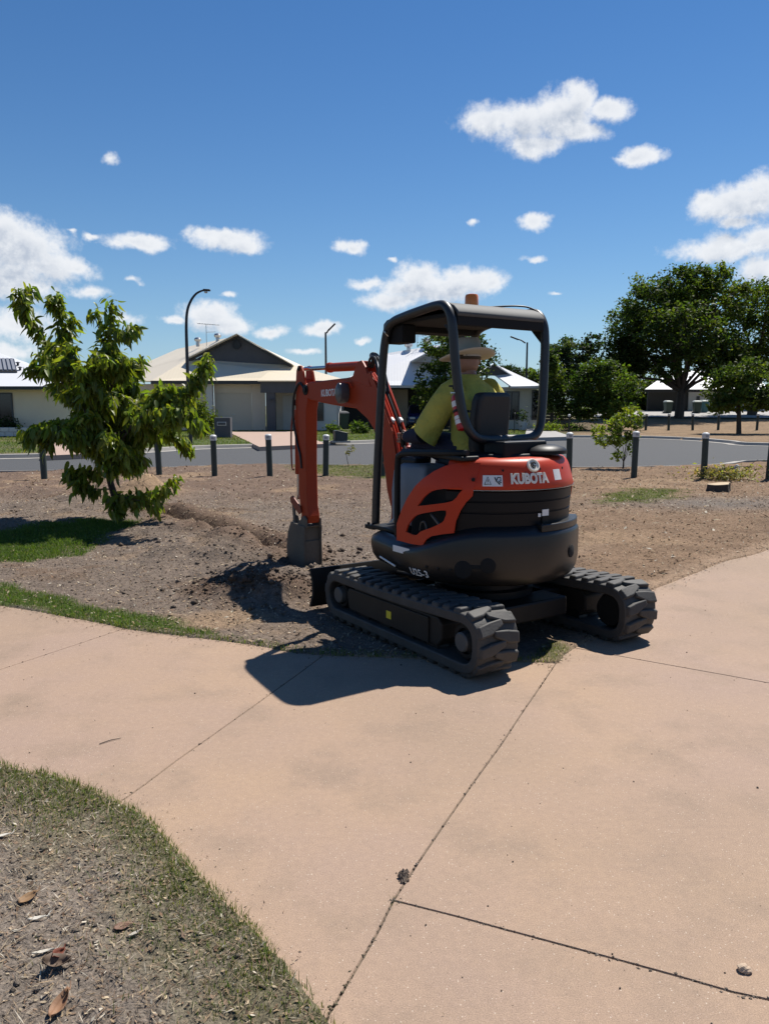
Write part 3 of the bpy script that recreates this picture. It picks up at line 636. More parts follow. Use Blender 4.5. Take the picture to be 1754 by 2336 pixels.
for px, py, Y in ((452, 780, 51), (497, 771, 50)):
    mb = MB(); p = at(px, py, Y); mb.lathe([(.13, -.3), (.13, .02), (.2, .05), (.24, .16), (.18, .26), (.05, .3)], p, 14); R1(mb.build('roof_vent', M_galv, None))

# --- white roofed house on the right, seen through the cab
H2 = thing('house', 'white roofed house with a gabled wing and an open carport, seen through the digger cab', 'house', at(980, 966, 51))
R2 = lambda o: rel(o, H2)
e2 = lambda x, y=879: at(x, y, 49.6)
R2(panel('roof', [e2(770, 879), e2(1075, 879), at(1075, 800, 54), at(1012, 785, 54), at(880, 806, 54)], M_roofw, None))
R2(panel('roof', [e2(770, 879), at(880, 806, 54), at(1012, 785, 54), at(1000, 830, 60), at(760, 885, 60)], M_roofw, None))
R2(panel('roof', [at(936, 824, 50.4), at(1014, 783, 50.4), at(1012, 783, 53.5), at(936, 822, 53.5)], M_roofw, None)); R2(panel('roof', [at(1014, 783, 50.4), at(1092, 828, 50.4), at(1088, 826, 53.5), at(1012, 783, 53.5)], M_roofw, None))
R2(panel('gable', [at(944, 825, 50.9), at(1084, 829, 50.9), at(1014, 788, 50.9)], mat('gable_boards', (.42, .42, .43), .7), None, .05))
R2(panel('gable', [at(936, 826, 50.5), at(1014, 785.5, 50.5), at(1014, 789, 50.5), at(942, 827, 50.5)], M_white, None, .04))
a = e2(770, 879); b = e2(1075, 879); R2(block('fascia', a.x, b.x, 49.5, 49.65, a.z - .16, a.z - .0, M_white, None))
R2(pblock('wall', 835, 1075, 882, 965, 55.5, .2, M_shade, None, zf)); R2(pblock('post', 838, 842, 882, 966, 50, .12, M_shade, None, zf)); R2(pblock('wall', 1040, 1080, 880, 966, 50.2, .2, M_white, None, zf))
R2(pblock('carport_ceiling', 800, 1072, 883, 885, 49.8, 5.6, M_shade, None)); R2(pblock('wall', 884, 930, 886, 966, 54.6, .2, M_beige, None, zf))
e3 = lambda x, y=882: at(x, y, 47.5)
R2(panel('roof', [at(1085, 852, 50), at(1129, 855, 50), e3(1166, 881.5), e3(1236, 879.5), at(1172, 853, 52), at(1125, 829, 52)], M_roofw, None))
R2(panel('roof', [at(1085, 856, 49.6), at(1127, 829, 49.6), at(1126, 829, 52), at(1085, 854, 52)], M_roofw, None)); R2(panel('roof', [at(1127, 829, 49.6), at(1170, 857, 49.6), at(1168, 855, 52), at(1126, 829, 52)], M_roofw, None))
R2(panel('gable', [at(1090, 857, 49.9), at(1166, 857, 49.9), at(1127, 832, 49.9)], M_char, None, .05))
a = e3(1163, 882); b = e3(1236, 882); R2(block('fascia', a.x, b.x, 47.4, 47.55, a.z - .1, a.z + .02, M_white, None))
R2(pblock('wall', 1085, 1232, 883, 967, 48.4, .2, mat('pale_green_render', (.50, .49, .43), .8), None, zf)); R2(window(1150, 1183, 893, 958, 48.4, None, 2)); R2(window(1213, 1226, 890, 958, 48.4, None, 1))
for px, py, Y in ((932, 790, 54), (974, 781, 54)):
    p = at(px, py + 3, Y); mb = MB(); mb.lathe([(.14, -.4), (.14, .0), (.24, .06), (.3, .2), (.22, .33), (.05, .38)], p, 16); R2(mb.build('roof_vent', M_galv, None))
p = at(952, 792, 54); mb = MB(); mb.cyl(p, p + Vector((0, 0, 1.3)), .02, 6); mb.cyl(p + Vector((0, 0, .75)), p + Vector((.9, 0, .8)), .016, 6)
for k in range(5): q = p + Vector((.15 + .18 * k, 0, .76 + .01 * k)); mb.cyl(q + Vector((0, -.3, 0)), q + Vector((0, .3, 0)), .01, 5)
R2(mb.build('antenna', M_galv, None, smooth=0))
p = at(854, 815, 51); mb = MB(); mb.lathe([(.02, -.05), (.2, -.03), (.36, .04), (.37, .05), (.36, .055), (.2, -.01), (.02, -.03)], p, 18, Vector((.35, -.8, .5))); mb.cyl(p, p + Vector((.0, .1, -.75)), .025, 6); mb.cyl(p, p + Vector((.1, -.32, .25)), .012, 6); R2(mb.build('satellite_dish', M_alu, None))

# --- white roofed house at the left edge
H3 = thing('house', 'cream walled house with white metal roof and a roof panel, behind the young tree', 'house', at(60, 996, 39))
R3 = lambda o: rel(o, H3)
e4 = lambda x, y=881: at(x, y, 37.3)
R3(panel('roof', [e4(-330, 881), e4(178, 881), at(60, 826, 42), at(-20, 799, 44.5), at(-150, 797, 44.5)], M_roofw, None)); R3(panel('roof', [e4(178, 881), at(60, 826, 42), at(-20, 799, 44.5), at(165, 885, 52)], M_roofw, None))
a = e4(-330); b = e4(178); R3(block('fascia', a.x, b.x, 37.2, 37.35, a.z - .16, a.z - .01, M_fascia, None))
R3(pblock('wall', -330, 168, 884, 999, 38, .2, M_cream, None, zf)); R3(pblock('wall', 164, 168, 884, 999, 38, 12, M_cream, None, zf)); R3(window(-70, 34, 896, 972, 38, None, 3)); R3(pblock('soffit', -330, 176, 888, 890, 37.35, .65, M_cream, None))
def onroof(px, py, dy=0):
    p0, p1, p2 = e4(-330, 881), e4(178, 881), at(-20, 799, 44.5); n = (p1 - p0).cross(p2 - p0).normalized(); d = Vector(ray(px, py)); o = Vector((0, 0, CAMH)); t = (p0 - o).dot(n) / d.dot(n); return o + d * t - Vector((0, .0, 0)) + n * (dy if n.z > 0 else -dy)
sp = R3(panel('roof_panel', [onroof(-60, 851, .12), onroof(41, 851, .12), onroof(34, 823, .12), onroof(-60, 822, .12)], M_alu, None, .1))
a, b, c, d = [onroof(*q, .13) for q in ((-60, 850), (40, 850), (33, 824), (-60, 823))]
mb = MB()
for k in range(10):
    t = (k + .5) / 10; p = a.lerp(b, t); q = d.lerp(c, t); w_ = (b - a).normalized() * .07; mb.add([p - w_, p + w_, q + w_, q - w_, p - w_ + Vector((0, -.02, .04)), p + w_ + Vector((0, -.02, .04)), q + w_ + Vector((0, -.02, .04)), q - w_ + Vector((0, -.02, .04))], [(0, 1, 2, 3), (4, 7, 6, 5), (0, 4, 5, 1), (1, 5, 6, 2), (2, 6, 7, 3), (3, 7, 4, 0)])
o = mb.build('rib', mat('panel_rib', (.25, .25, .26), .4), None, smooth=0); o.parent = sp; o.location = (0, 0, 0)
for px, py in ((42, 834), (47, 845)):
    mb = MB(); p = onroof(px, py); mb.lathe([(.06, -.1), (.06, .12), (.14, .16), (.02, .2)], p, 10); R3(mb.build('roof_pipe', M_alu, None))

# --- house among the trees at far right
H4 = thing('house', 'low house with white roof half hidden behind the big shade tree, wheelie bins in front', 'house', at(1600, 943, 71))
R4 = lambda o: rel(o, H4); z4 = .85
R4(panel('roof', [at(1470, 888, 69.4), at(1760, 888, 69.4), at(1700, 846, 75), at(1530, 846, 75)], M_roofw, None)); a = at(1470, 888, 69.4); b = at(1760, 888, 69.4); R4(block('fascia', a.x, b.x, 69.3, 69.5, a.z - .25, a.z - .01, M_fascia, None))
R4(pblock('wall', 1478, 1556, 890, 950, 70, .3, M_shade, None, z4)); R4(pblock('wall', 1571, 1745, 890, 950, 70, .3, M_white, None, z4)); R4(pblock('door', 1556, 1571, 893, 948, 70.15, .1, M_black, None, z4)); R4(window(1588, 1594, 904, 920, 70, None, 1)); R4(pblock('soffit', 1475, 1755, 889.5, 890.5, 69.5, .55, M_white, None))

# ------------------------------------------------------------------ street furniture
def ramp(k): return k
M_post = mat('bollard_green', (.018, .030, .026), .6, noise=(8, (.03, .042, .038), 2), bump=(20, .2, .01)); M_cap = mat('bollard_cap', (.66, .66, .64), .5, noise=(20, (.45, .45, .44), 2)); M_refl = mat('reflector', (.30, .31, .32), .3)
def bollard(label, x, y, z, h=1.0, r=.066, group='bollards along the near side of the road'):
    t = thing('bollard', label, 'bollard', (x, y, z), random.uniform(0, 6), group); t.rotation_euler = (random.uniform(-.025, .025), random.uniform(-.03, .03), 0)
    mb = MB(); mb.lathe([(r, -.15), (r, h - .10)], (0, 0, 0), 14); mb.build('post', M_post, t)
    mb = MB(); mb.lathe([(r + .008, h - .115), (r + .010, h - .02), (r - .004, h), (r - .03, h + .012)], (0, 0, 0), 14); mb.build('cap', M_cap, t)
    mb = MB(); mb.box((0, -r - .008, h - .06), (.06, .008, .045)); mb.build('reflector', M_refl, t, smooth=0); return t
BL = [(102, 1091, 'white capped green bollard under the left branches of the young tree'), (364, 1083, 'white capped green bollard seen through the right branches of the young tree'), (490, 1083, 'white capped green bollard between the young tree and the digger arm, nearer the tree'), (616, 1085, 'white capped green bollard just left of the orange digger arm'),
      (743, 1083, 'white capped green bollard between the digger arm and the cab post'), (872, 1084, 'white capped green bollard hidden behind the digger cab post and boom'), (1005, 1084, 'white capped green bollard hidden behind the orange side panel of the digger'), (1150, 1086, 'white capped green bollard hidden behind the engine hood of the digger'),
      (1297, 1090, 'white capped green bollard right behind the digger, left of the sapling'), (1445, 1088, 'white capped green bollard touching the right side of the sapling'), (1604, 1090, 'white capped green bollard beside the heap of cut branches'), (1752, 1091, 'white capped green bollard cut by the right edge of the picture')]
for px, py, lb in BL:
    x, y = gp(px, py); bollard(lb, x, y, ground_z(x, y) - .01, 1.0 if px > 1200 else .93)
for px, py, lb in [(1472, 978, 'far bollard in the shade left of the big trunk, no cap showing'), (1524, 979, 'far bollard across the road left of the big shade tree trunk'), (1579, 980, 'far bollard across the road right of the big shade tree trunk'), (1637, 980, 'far bollard across the road under the small dark tree'), (1725, 983, 'far bollard across the road right of the small dark tree')]:
    y = 46.5; p = at(px, py, y); bollard(lb, p.x, y, float(hz(np.array(p.x), np.array(y))) + .06, 1.0, .075, 'far bollards across the road')
M_lamp = mat('lamp_pole', (.022, .022, .026), .5); M_lens = mat('lamp_lens', (.5, .5, .48), .3)
t = thing('street_lamp', 'tall dark street lamp with a curved swan neck, right of the young tree', 'street lamp', (*gp(437, 1019)[:2], 0)); X0, Y0 = gp(437, 1019)
sc_ = lambda px, py: at(px, py, Y0) - Vector((X0, Y0, 0))
pp = [sc_(436, 1019), sc_(433, 930), sc_(429, 860), sc_(426.5, 790), sc_(425.5, 740), sc_(428, 708), sc_(436, 686), sc_(447, 671), sc_(459, 664), sc_(466, 662.5)]
cp = catmull(pp, 5); mb = MB(); mb.tube(cp, [.075 - .045 * i / len(cp) for i in range(len(cp))], 10); mb.build('pole', M_lamp, t)
a = sc_(464, 663); b = sc_(480, 662); mb = MB(); mb.box((a + b) / 2 + Vector((0, 0, .01)), ((b - a).length, .16, .07), Matrix.Rotation(.05, 3, 'Y')); o = mb.build('lamp_head', M_lamp, t, bevel=.02); mb = MB(); mb.box((a + b) / 2 + Vector((-.03, 0, -.06)), (.11, .11, .08)); mb.build('lamp_lens', M_lens, t, bevel=.02)
def arm_lamp(label, px, ptop, Y, tip, base, z0, gl):
    p = at(px, base, Y); t = thing('street_lamp', label, 'street lamp', (p.x, Y, z0)); top = at(px, ptop, Y) - t.location; tp = at(*tip, Y) - t.location
    mb = MB(); mb.tube([(0, 0, -.1), (0, 0, top.z * .5), (0, 0, top.z)], [.10, .08, .06], 10); mb.build('pole', M_lamp, t)
    mb = MB(); mb.tube([top - Vector((0, 0, .05)), top + (tp - top) * .3 + Vector((0, 0, .03)), tp], [.055, .045, .035], 8); mb.build('arm', M_lamp, t)
    mb = MB(); d = (tp - top).normalized(); mb.box(tp - d * .2, (.62, .2, .09), Matrix.Rotation(-math.atan2(d.z, d.x), 3, 'Y')); mb.build('lamp_head', M_lamp, t, bevel=.02)
arm_lamp('slim street lamp with a short upward arm behind the digger arm', 745, 758, 50, (762, 741), 972, .07, 0)
arm_lamp('slim street lamp with a long arm seen through the rear of the cab', 1198, 781, 56, (1167, 769), 950, .2, 0)

# letterbox pillar, service pillar, bins, car
p = at(508, 1002, 35.5); t = thing('letterbox', 'dark grey rendered letterbox pillar with a white framed slot', 'letterbox', (p.x, 35.5, .1))
mb = MB(); mb.box((0, .25, .42), (.74, .42, .95)); mb.build('pillar', M_char, t, smooth=0, bevel=.01)
mb = MB(); mb.box((-.02, .025, .62), (.42, .02, .17)); fr_ = mb.build('frame', M_cap, t, smooth=0); mb = MB(); mb.box((-.02, .012, .62), (.36, .02, .115)); mb.build('slot', M_char, t, smooth=0)
p = at(776, 1010, 31.5); t = thing('service_pillar', 'squat dark green service box on a concrete pad on the verge', 'service box', (p.x, 31.6, .09), .25)
mb = MB(); mb.prism([(-.26, 0), (.26, 0), (.27, .36), (-.16, .46), (-.26, .44)], -.24, .24, 'y'); mb.build('cabinet', mat('dark_green_plastic', (.022, .03, .026), .55), t, bevel=.02)
mb = MB(); mb.box((0, 0, .0), (.72, .62, .07)); mb.build('pad', M_kerb, t, smooth=0); mb = MB(); mb.box((0, -.245, .2), (.34, .02, .28)); mb.build('door', mat('box_door', (.03, .036, .033), .5), t, smooth=0)
def bin_(label, px, py, Y, body, lid, w=.58, rz=.1):
    p = at(px, py, Y); t = thing('wheelie_bin', label, 'wheelie bin', (p.x, Y, float(hz(np.array(p.x), np.array(Y))) + .12), rz, 'wheelie bins')
    mb = MB(); a, b = w * .40, w * .5; mb.loft([[(-a, -a, .05), (a, -a, .05), (a, a, .05), (-a, a, .05)], [(-b, -b * 1.1, .95), (b, -b * 1.1, .95), (b, b * 1.1, .95), (-b, b * 1.1, .95)]]); mb.build('body', body, t, bevel=.03)
    mb = MB(); mb.loft([[(-b - .03, -b * 1.2, .955), (b + .03, -b * 1.2, .955), (b + .03, b * 1.25, .955), (-b - .03, b * 1.25, .955)], [(-b * .8, -b * .9, 1.06), (b * .8, -b * .9, 1.06), (b * .8, b * .9, 1.10), (-b * .8, b * .9, 1.10)]]); mb.build('lid', lid, t, bevel=.02)
    for s in (-1, 1): mb = MB(); mb.cyl((s * b * .75, b, .1), (s * b * .95, b, .1), .1, 12); mb.build('wheel', M_black, t)
Mg = mat('bin_green', (.02, .04, .028), .5); Ml = mat('bin_lid_pale', (.42, .45, .42), .5); Mt = mat('bin_teal', (.03, .12, .14), .5)
bin_('green wheelie bin with pale lid left of the big tree trunk', 1522, 945, 66, Mg, Ml); bin_('green wheelie bin with pale lid right of the big tree trunk', 1588, 945, 66, Mg, Ml, .62, -.1); bin_('teal wheelie bin with pale lid against the far house', 1604, 943, 67, Mt, Ml)
bin_('dark wheelie bin in the side gap right of the cream roofed house', 783, 978, 47, Mg, M_char, .6, .3)
# car in the carport: nose towards the road
p = at(958, 968, 50.8); car = thing('parked_car', 'dark blue car parked nose out in the shaded carport, behind the operator', 'car', (p.x, 50.8, .1), R_(-90))
Mc = mat('dark_blue_paint', (.012, .018, .075), .25, coat=.6); prof = [(2.1, .32), (2.12, .55), (2.0, .76), (1.25, .92), (.55, 1.42), (-.9, 1.48), (-1.7, 1.05), (-2.05, .95), (-2.1, .35)]
mb = MB(); mb.loft([[(x, -.84 * (1 - .16 * max(0, z - .9) / .5), z) for x, z in prof], [(x, .84 * (1 - .16 * max(0, z - .9) / .5), z) for x, z in prof]]); mb.build('body', Mc, car, bevel=.06)
mb = MB(); mb.add([(1.22, -.70, .955), (1.22, .70, .955), (.60, .64, 1.395), (.60, -.64, 1.395)], [(0, 1, 2, 3)]); mb.build('windscreen', M_glass, car, smooth=0, solid=-.015)
for s in (-1, 1):
    mb = MB(); mb.box((2.06, s * .58, .66), (.12, .34, .14)); mb.build('headlight', M_lens, car, bevel=.03)
    for x in (1.3, -1.3):
        mb = MB(); mb.lathe([(.2, -.1), (.31, -.1), (.32, 0), (.31, .1), (.2, .1)], (x, s * .76, .32), 18, Vector((0, 1, 0))); w = mb.build('wheel', M_black, car); mb = MB(); mb.lathe([(.05, -.11), (.2, -.105), (.2, .105), (.05, .11)], (x, s * .76, .32), 14, Vector((0, 1, 0))); mb.build('rim', M_galv, w)
mb = MB(); mb.box((2.10, 0, .52), (.06, .9, .16)); mb.build('grille', M_black, car, bevel=.01); mb = MB(); mb.box((2.13, 0, .42), (.03, .38, .1)); mb.build('number_plate', M_cap, car, smooth=0)
# slat fence beside the right-hand house, garden bits
fn = thing('fence', 'dark horizontal slat fence between the white house and the trees', 'fence', (at(1262, 960, 50).x, 50, .07))
fx0, fx1 = at(1232, 960, 50).x - fn.location.x, at(1300, 960, 50).x - fn.location.x
for k in range(9): mb = MB(); mb.box(((fx0 + fx1) / 2, 0, .14 + .2 * k), (fx1 - fx0, .03, .16)); mb.build('slat', M_alu, fn, smooth=0)
for x in (fx0, (fx0 + fx1) / 2, fx1): mb = MB(); mb.box((x, .05, .95), (.08, .08, 1.9)); mb.build('post', M_alu, fn, smooth=0)
pw = at(-20, 998, 36.5); t = thing('planter_wall', 'low pale block planter wall in front of the left house window', 'garden wall', (pw.x, 36.5, .08))
for k in range(2):
    for j in range(9): mb = MB(); mb.box((-2.0 + .42 * j + .2 * (k % 2), 0, .13 + .21 * k), (.40, .22, .20)); mb.build('block', M_white, t, smooth=0, bevel=.01)
p = at(1173, 977, 42); t = tag(MB.build((lambda m: (m.cyl((0, 0, -.05), (0, 0, 1.0), .025, 8), m.lathe([(.04, .98), (.045, 1.04), (.01, 1.06)], (0, 0, 0), 8), m)[2])(MB()), 'garden_stake', M_black), 'thin black stake standing on the lawn in front of the pale house', 'stake'); t.location = (p.x, 42, .1)
p = at(1297, 976, 43); t = thing('garden_light', 'short black garden light with a white top under the trees', 'garden light', (p.x, 43, .08)); mb = MB(); mb.cyl((0, 0, 0), (0, 0, .86), .05, 8); mb.build('post', M_black, t); mb = MB(); mb.lathe([(.07, .86), (.08, .95), (.03, 1.0)], (0, 0, 0), 10); mb.build('lamp_top', M_cap, t)
p = at(1192, 958, 46.5); t = thing('garden_pot', 'white garden pot with a small dark shrub against the pale wall', 'plant pot', (p.x, 46.5, .1)); mb = MB(); mb.lathe([(.2, 0), (.32, .45), (.34, .5), (.28, .5), (.25, .4)], (0, 0, 0), 14); mb.build('pot', M_cap, t)
POT = t

# ------------------------------------------------------------------ foliage
def leaf_mat(name, col, tr=.45, rough=.6, spec=.22):
    m = bpy.data.materials.new(name); m.use_nodes = True; n = m.node_tree; p = n.nodes['Principled BSDF']; o = n.nodes['Material Output']; L = n.links.new
    a = n.nodes.new('ShaderNodeAttribute'); a.attribute_name = 'tint'
    q = n.nodes.new('ShaderNodeMix'); q.data_type = 'RGBA'; q.blend_type = 'MULTIPLY'; q.inputs[0].default_value = 1; q.inputs['A'].default_value = (*col, 1); L(a.outputs['Color'], q.inputs['B'])
    L(q.outputs['Result'], p.inputs['Base Color']); p.inputs['Roughness'].default_value = rough; p.inputs['Specular IOR Level'].default_value = spec
    t = n.nodes.new('ShaderNodeBsdfTranslucent'); h = n.nodes.new('ShaderNodeMix'); h.data_type = 'RGBA'; h.blend_type = 'MULTIPLY'; h.inputs[0].default_value = 1; h.inputs['B'].default_value = (1.5, 1.6, .5, 1); L(q.outputs['Result'], h.inputs['A']); L(h.outputs['Result'], t.inputs['Color'])
    s = n.nodes.new('ShaderNodeMixShader'); s.inputs[0].default_value = tr; L(p.outputs[0], s.inputs[1]); L(t.outputs[0], s.inputs[2]); L(s.outputs[0], o.inputs['Surface']); return m
M_bark = mat('bark', (.085, .066, .05), .95, noise=(12, (.05, .04, .032), 2), bump=(30, .8, .02))
LM = {'dark': leaf_mat('leaf_dark', (.056, .092, .022)), 'mid': leaf_mat('leaf_mid', (.060, .102, .024)), 'blue': leaf_mat('leaf_blue', (.036, .064, .030)), 'lime': leaf_mat('leaf_lime', (.115, .165, .030)), 'long': leaf_mat('leaf_long', (.150, .200, .036), .50, .40, .40), 'dry': leaf_mat('leaf_dry', (.26, .25, .10), .3)}
def leaves(pos, size, name, m, parent, up=.5, asp=.5, droop=0.0):
    n = len(pos); d = RNG.normal(size=(n, 3)); d[:, 2] *= .6; d[:, 2] -= droop; d /= np.linalg.norm(d, axis=1)[:, None]
    w = RNG.normal(size=(n, 3)); w -= d * (w * d).sum(1)[:, None]; w /= np.linalg.norm(w, axis=1)[:, None]
    s = size * RNG.uniform(.6, 1.35, n)[:, None]; h = np.cross(d, w) * s * .12
    V = np.stack([pos - d * s * .5, pos + w * s * asp * .5 + h, pos + d * s * .5, pos - w * s * asp * .5 + h], 1).reshape(-1, 3)
    F = np.arange(4 * n).reshape(n, 4); q = np.clip(1 + 2.0 * fbm(pos[:, 0] + .6 * pos[:, 1], pos[:, 2] * 1.2 + .3 * pos[:, 1], size * 5, 3, 77), .45, 1.9)[:, None]; t = q * RNG.uniform(.6, 1.45, (n, 1)) * RNG.uniform(.85, 1.15, (n, 3)) * np.concatenate([.85 + .25 * q, 1 + 0 * q, 1.1 - .2 * q], 1)
    return nmesh(name, V, F, m, parent, attr=np.repeat(t, 4, 0))
def crown_points(clumps, n, sub=26, tight=.30):
    out = []; vol = np.array([c[3] * c[4] * c[5] for c in clumps]) ** .75; cnt = np.maximum((vol / vol.sum() * n).astype(int), 40); ctr = []
    for c, k in zip(clumps, cnt):
        d = RNG.normal(size=(sub, 3)); d /= np.linalg.norm(d, axis=1)[:, None]; r = RNG.uniform(.35, 1.0, sub) ** .55
        sc = d * r[:, None]; wt = RNG.uniform(.4, 1.6, sub); wt /= wt.sum(); ch = RNG.choice(sub, k, p=wt)
        p = sc[ch] + RNG.normal(size=(k, 3)) * tight * RNG.uniform(.6, 1.2, sub)[ch][:, None]
        out.append(np.array(c[:3]) + p * np.array(c[3:6])); ctr.append(np.array(c[:3]) + sc * np.array(c[3:6]) * .9)
    return np.concatenate(out), ctr
def limb(mb, a, b, r0, r1, wig=.12, n=6, seg=5):
    a = Vector(a); b = Vector(b); L_ = (b - a).length; pts = []
    for i in range(seg + 1):
        t = i / seg; p = a.lerp(b, t) + Vector((random.uniform(-1, 1), random.uniform(-1, 1), random.uniform(-.4, .4))) * wig * L_ * math.sin(math.pi * t) * .5; p.z += .10 * L_ * math.sin(math.pi * t); pts.append(p)
    mb.tube(pts, [r0 + (r1 - r0) * i / seg for i in range(seg + 1)], n); return pts
def tree(name, label, cat, base, clumps, n, size, m, tr=.2, fork=.35, group=None, up=.5, trunk=True, bare=3, asp=.55, sub=26, tight=.3):
    """clumps relative to base"""
    t = thing(name, label, cat, base, 0, group); P, ctr = crown_points(clumps, n, sub, tight)
    leaves(P, size, 'crown', m, t, up, asp)
    if trunk:
        mb = MB(); cz = sum(c[2] for c in clumps) / len(clumps); f = Vector((random.uniform(-.1, .1), 0, cz * fork)); mb.tube([(0, 0, -.2), (0, 0, .05), f * .5, f], [tr * 1.35, tr * 1.1, tr, tr * .85], 9)
        for c, cs in zip(clumps, ctr):
            e = Vector(c[:3]); pts = limb(mb, f * random.uniform(.75, 1.0), e, tr * .42, tr * .12)
            for q in cs[:bare]: limb(mb, pts[3], Vector(q), tr * .18, tr * .05, seg=3, n=5)
        mb.build('trunk', M_bark, t)
    return t
def pc(px, py, Y, rx, ry, base, rd=None, dy=0):    # clump seen at px,py with pixel half sizes
    p = at(px, py, Y) - Vector(base); k = Y / FPX; return (p.x, p.y + dy, p.z, rx * k, (rd or rx) * k, ry * k)
def gz2(px, py, Y): p = at(px, py, Y); return Vector((p.x, Y, float(hz(np.array(p.x), np.array(Y))) + .07))
b = gz2(1548, 956, 60); tree('shade_tree', 'biggest shade tree, broad dark crown over a grey trunk across the road', 'tree', b,
    [pc(1428, 820, 60, 42, 46, b), pc(1430, 745, 60, 48, 52, b), pc(1480, 690, 60, 62, 50, b), pc(1560, 665, 60, 62, 48, b), pc(1640, 680, 60, 60, 60, b), pc(1520, 760, 60, 80, 62, b, 60, -3), pc(1610, 760, 60, 78, 70, b, 60, 2), pc(1660, 800, 60, 50, 50, b), pc(1640, 630, 60, 26, 26, b), pc(1560, 705, 60, 100, 60, b, 90, 4), pc(1408, 860, 60, 34, 30, b), pc(1420, 790, 60, 44, 50, b), pc(1432, 832, 60, 46, 34, b), pc(1485, 826, 60, 50, 32, b, 40, 2), pc(1535, 795, 60, 52, 34, b), pc(1625, 812, 60, 60, 38, b), pc(1680, 838, 60, 46, 36, b), pc(1500, 850, 60, 36, 22, b, 30, -2), pc(1620, 850, 60, 40, 24, b, 30, -2), pc(1590, 640, 60, 40, 30, b), pc(1475, 820, 60, 40, 40, b, 40, 3)], 42000, .27, LM['dark'], .34, .36, bare=6, sub=44, tight=.18)
b = gz2(1714, 955, 63); tree('shade_tree', 'tall dark tree cut by the right edge, right of the biggest shade tree', 'tree', b, [pc(1700, 700, 63, 55, 50, b), pc(1750, 690, 63, 60, 60, b), pc(1730, 770, 63, 75, 60, b), pc(1800, 760, 63, 70, 80, b), pc(1700, 840, 63, 50, 40, b), pc(1770, 850, 63, 60, 40, b)], 14000, .28, LM['dark'], .36, .4, sub=44, tight=.18)
b = gz2(1684, 991, 41); tree('small_tree', 'small dark tree on a thin trunk in the dirt across the road', 'tree', b, [pc(1660, 890, 41, 50, 40, b), pc(1720, 880, 41, 60, 44, b), pc(1690, 850, 41, 60, 30, b), pc(1640, 920, 41, 24, 26, b), pc(1780, 900, 41, 50, 40, b), pc(1690, 915, 41, 70, 22, b)], 9000, .21, LM['dark'], .12, .55, sub=40, tight=.17)
b = gz2(1320, 962, 58); tree('shade_tree', 'feathery bluish green tree behind the fence, left of the shade trees', 'tree', b, [pc(1300, 800, 58, 42, 30, b), pc(1350, 785, 58, 26, 22, b), pc(1290, 845, 58, 46, 40, b), pc(1340, 840, 58, 44, 36, b), pc(1318, 880, 58, 60, 34, b)], 9000, .25, LM['blue'], .2, .4, sub=40, tight=.17)
b = gz2(1390, 968, 47); tree('bushy_tree', 'bushy mid green tree reaching the ground behind the sapling', 'tree', b, [pc(1350, 880, 47, 52, 42, b), pc(1410, 880, 47, 44, 40, b), pc(1330, 925, 47, 46, 32, b), pc(1395, 925, 47, 56, 34, b), pc(1370, 840, 47, 40, 24, b)], 13000, .2, LM['mid'], .13, .3, sub=44, tight=.17)
b = gz2(1258, 962, 47); tree('bushy_tree', 'dark narrow tree against the slat fence by the cab right post', 'tree', b, [pc(1262, 860, 47, 22, 40, b), pc(1262, 910, 47, 30, 40, b), pc(1250, 820, 47, 16, 26, b)], 3000, .22, LM['dark'], .12, .35)
b = gz2(1030, 966, 45.5); tree('garden_tree', 'leafy garden tree in front of the white roof, behind the operator', 'tree', b, [pc(1000, 788, 45.5, 44, 28, b), pc(1060, 790, 45.5, 48, 32, b), pc(1100, 815, 45.5, 34, 28, b), pc(985, 860, 45.5, 40, 34, b), pc(1040, 850, 45.5, 60, 40, b), pc(975, 905, 45.5, 30, 26, b), pc(1030, 905, 45.5, 50, 30, b)], 10000, .19, LM['dark'], .14, .4, sub=40, tight=.18)
b = gz2(1160, 950, 64); tree('palm_top', 'spiky palm tops beyond the low white roof', 'palm', b, [pc(1160, 845, 64, 22, 10, b), pc(1180, 850, 64, 14, 9, b)], 700, .55, LM['blue'], .15, .9, asp=.12, sub=8, tight=.4)
b = gz2(1218, 950, 66); tree('bushy_tree', 'light green tree top beyond the low white roof, by the cab post', 'tree', b, [pc(1212, 860, 66, 28, 16, b), pc(1235, 868, 66, 20, 14, b)], 1200, .3, LM['mid'], .15, .6)
b = Vector((at(1470, 945, 74).x, 74, 1.0)); tree('shade_tree', 'dark trees in shade behind the bushy tree, left of the far house', 'tree', b, [pc(1470, 900, 74, 40, 34, b), pc(1430, 900, 74, 40, 40, b), pc(1500, 915, 74, 16, 20, b)], 3500, .36, LM['dark'], .3, .4)
def shrub(label, px, py, Y, rx, ry, n, size, m, name='shrub', asp=.5):
    b = gz2(px, py, Y); k = Y / FPX; return tree(name, label, 'shrub', b, [(0, 0, ry * k * .9, rx * k, rx * k, ry * k), (rx * k * .4, .1, ry * k * .7, rx * k * .7, rx * k * .6, ry * k * .7)], n, size, m, .03, .3, sub=22, asp=asp)
shrub('round green shrub right of the digger arm, left of the service box', 762, 990, 41, 16, 12, 900, .13, LM['mid']); shrub('round green shrub on the verge between digger arm and cab post', 818, 988, 41, 20, 13, 1100, .13, LM['mid'])
shrub('yellow green shrub beside the dark letterbox pillar', 462, 1003, 37.5, 26, 40, 1500, .16, LM['lime']); shrub('clump of leafy bushes in the planter under the left house window', 12, 990, 37.3, 30, 22, 1200, .14, LM['blue']); shrub('small lime plant beside the left planter wall', 48, 1000, 36.4, 8, 15, 200, .12, LM['lime'])
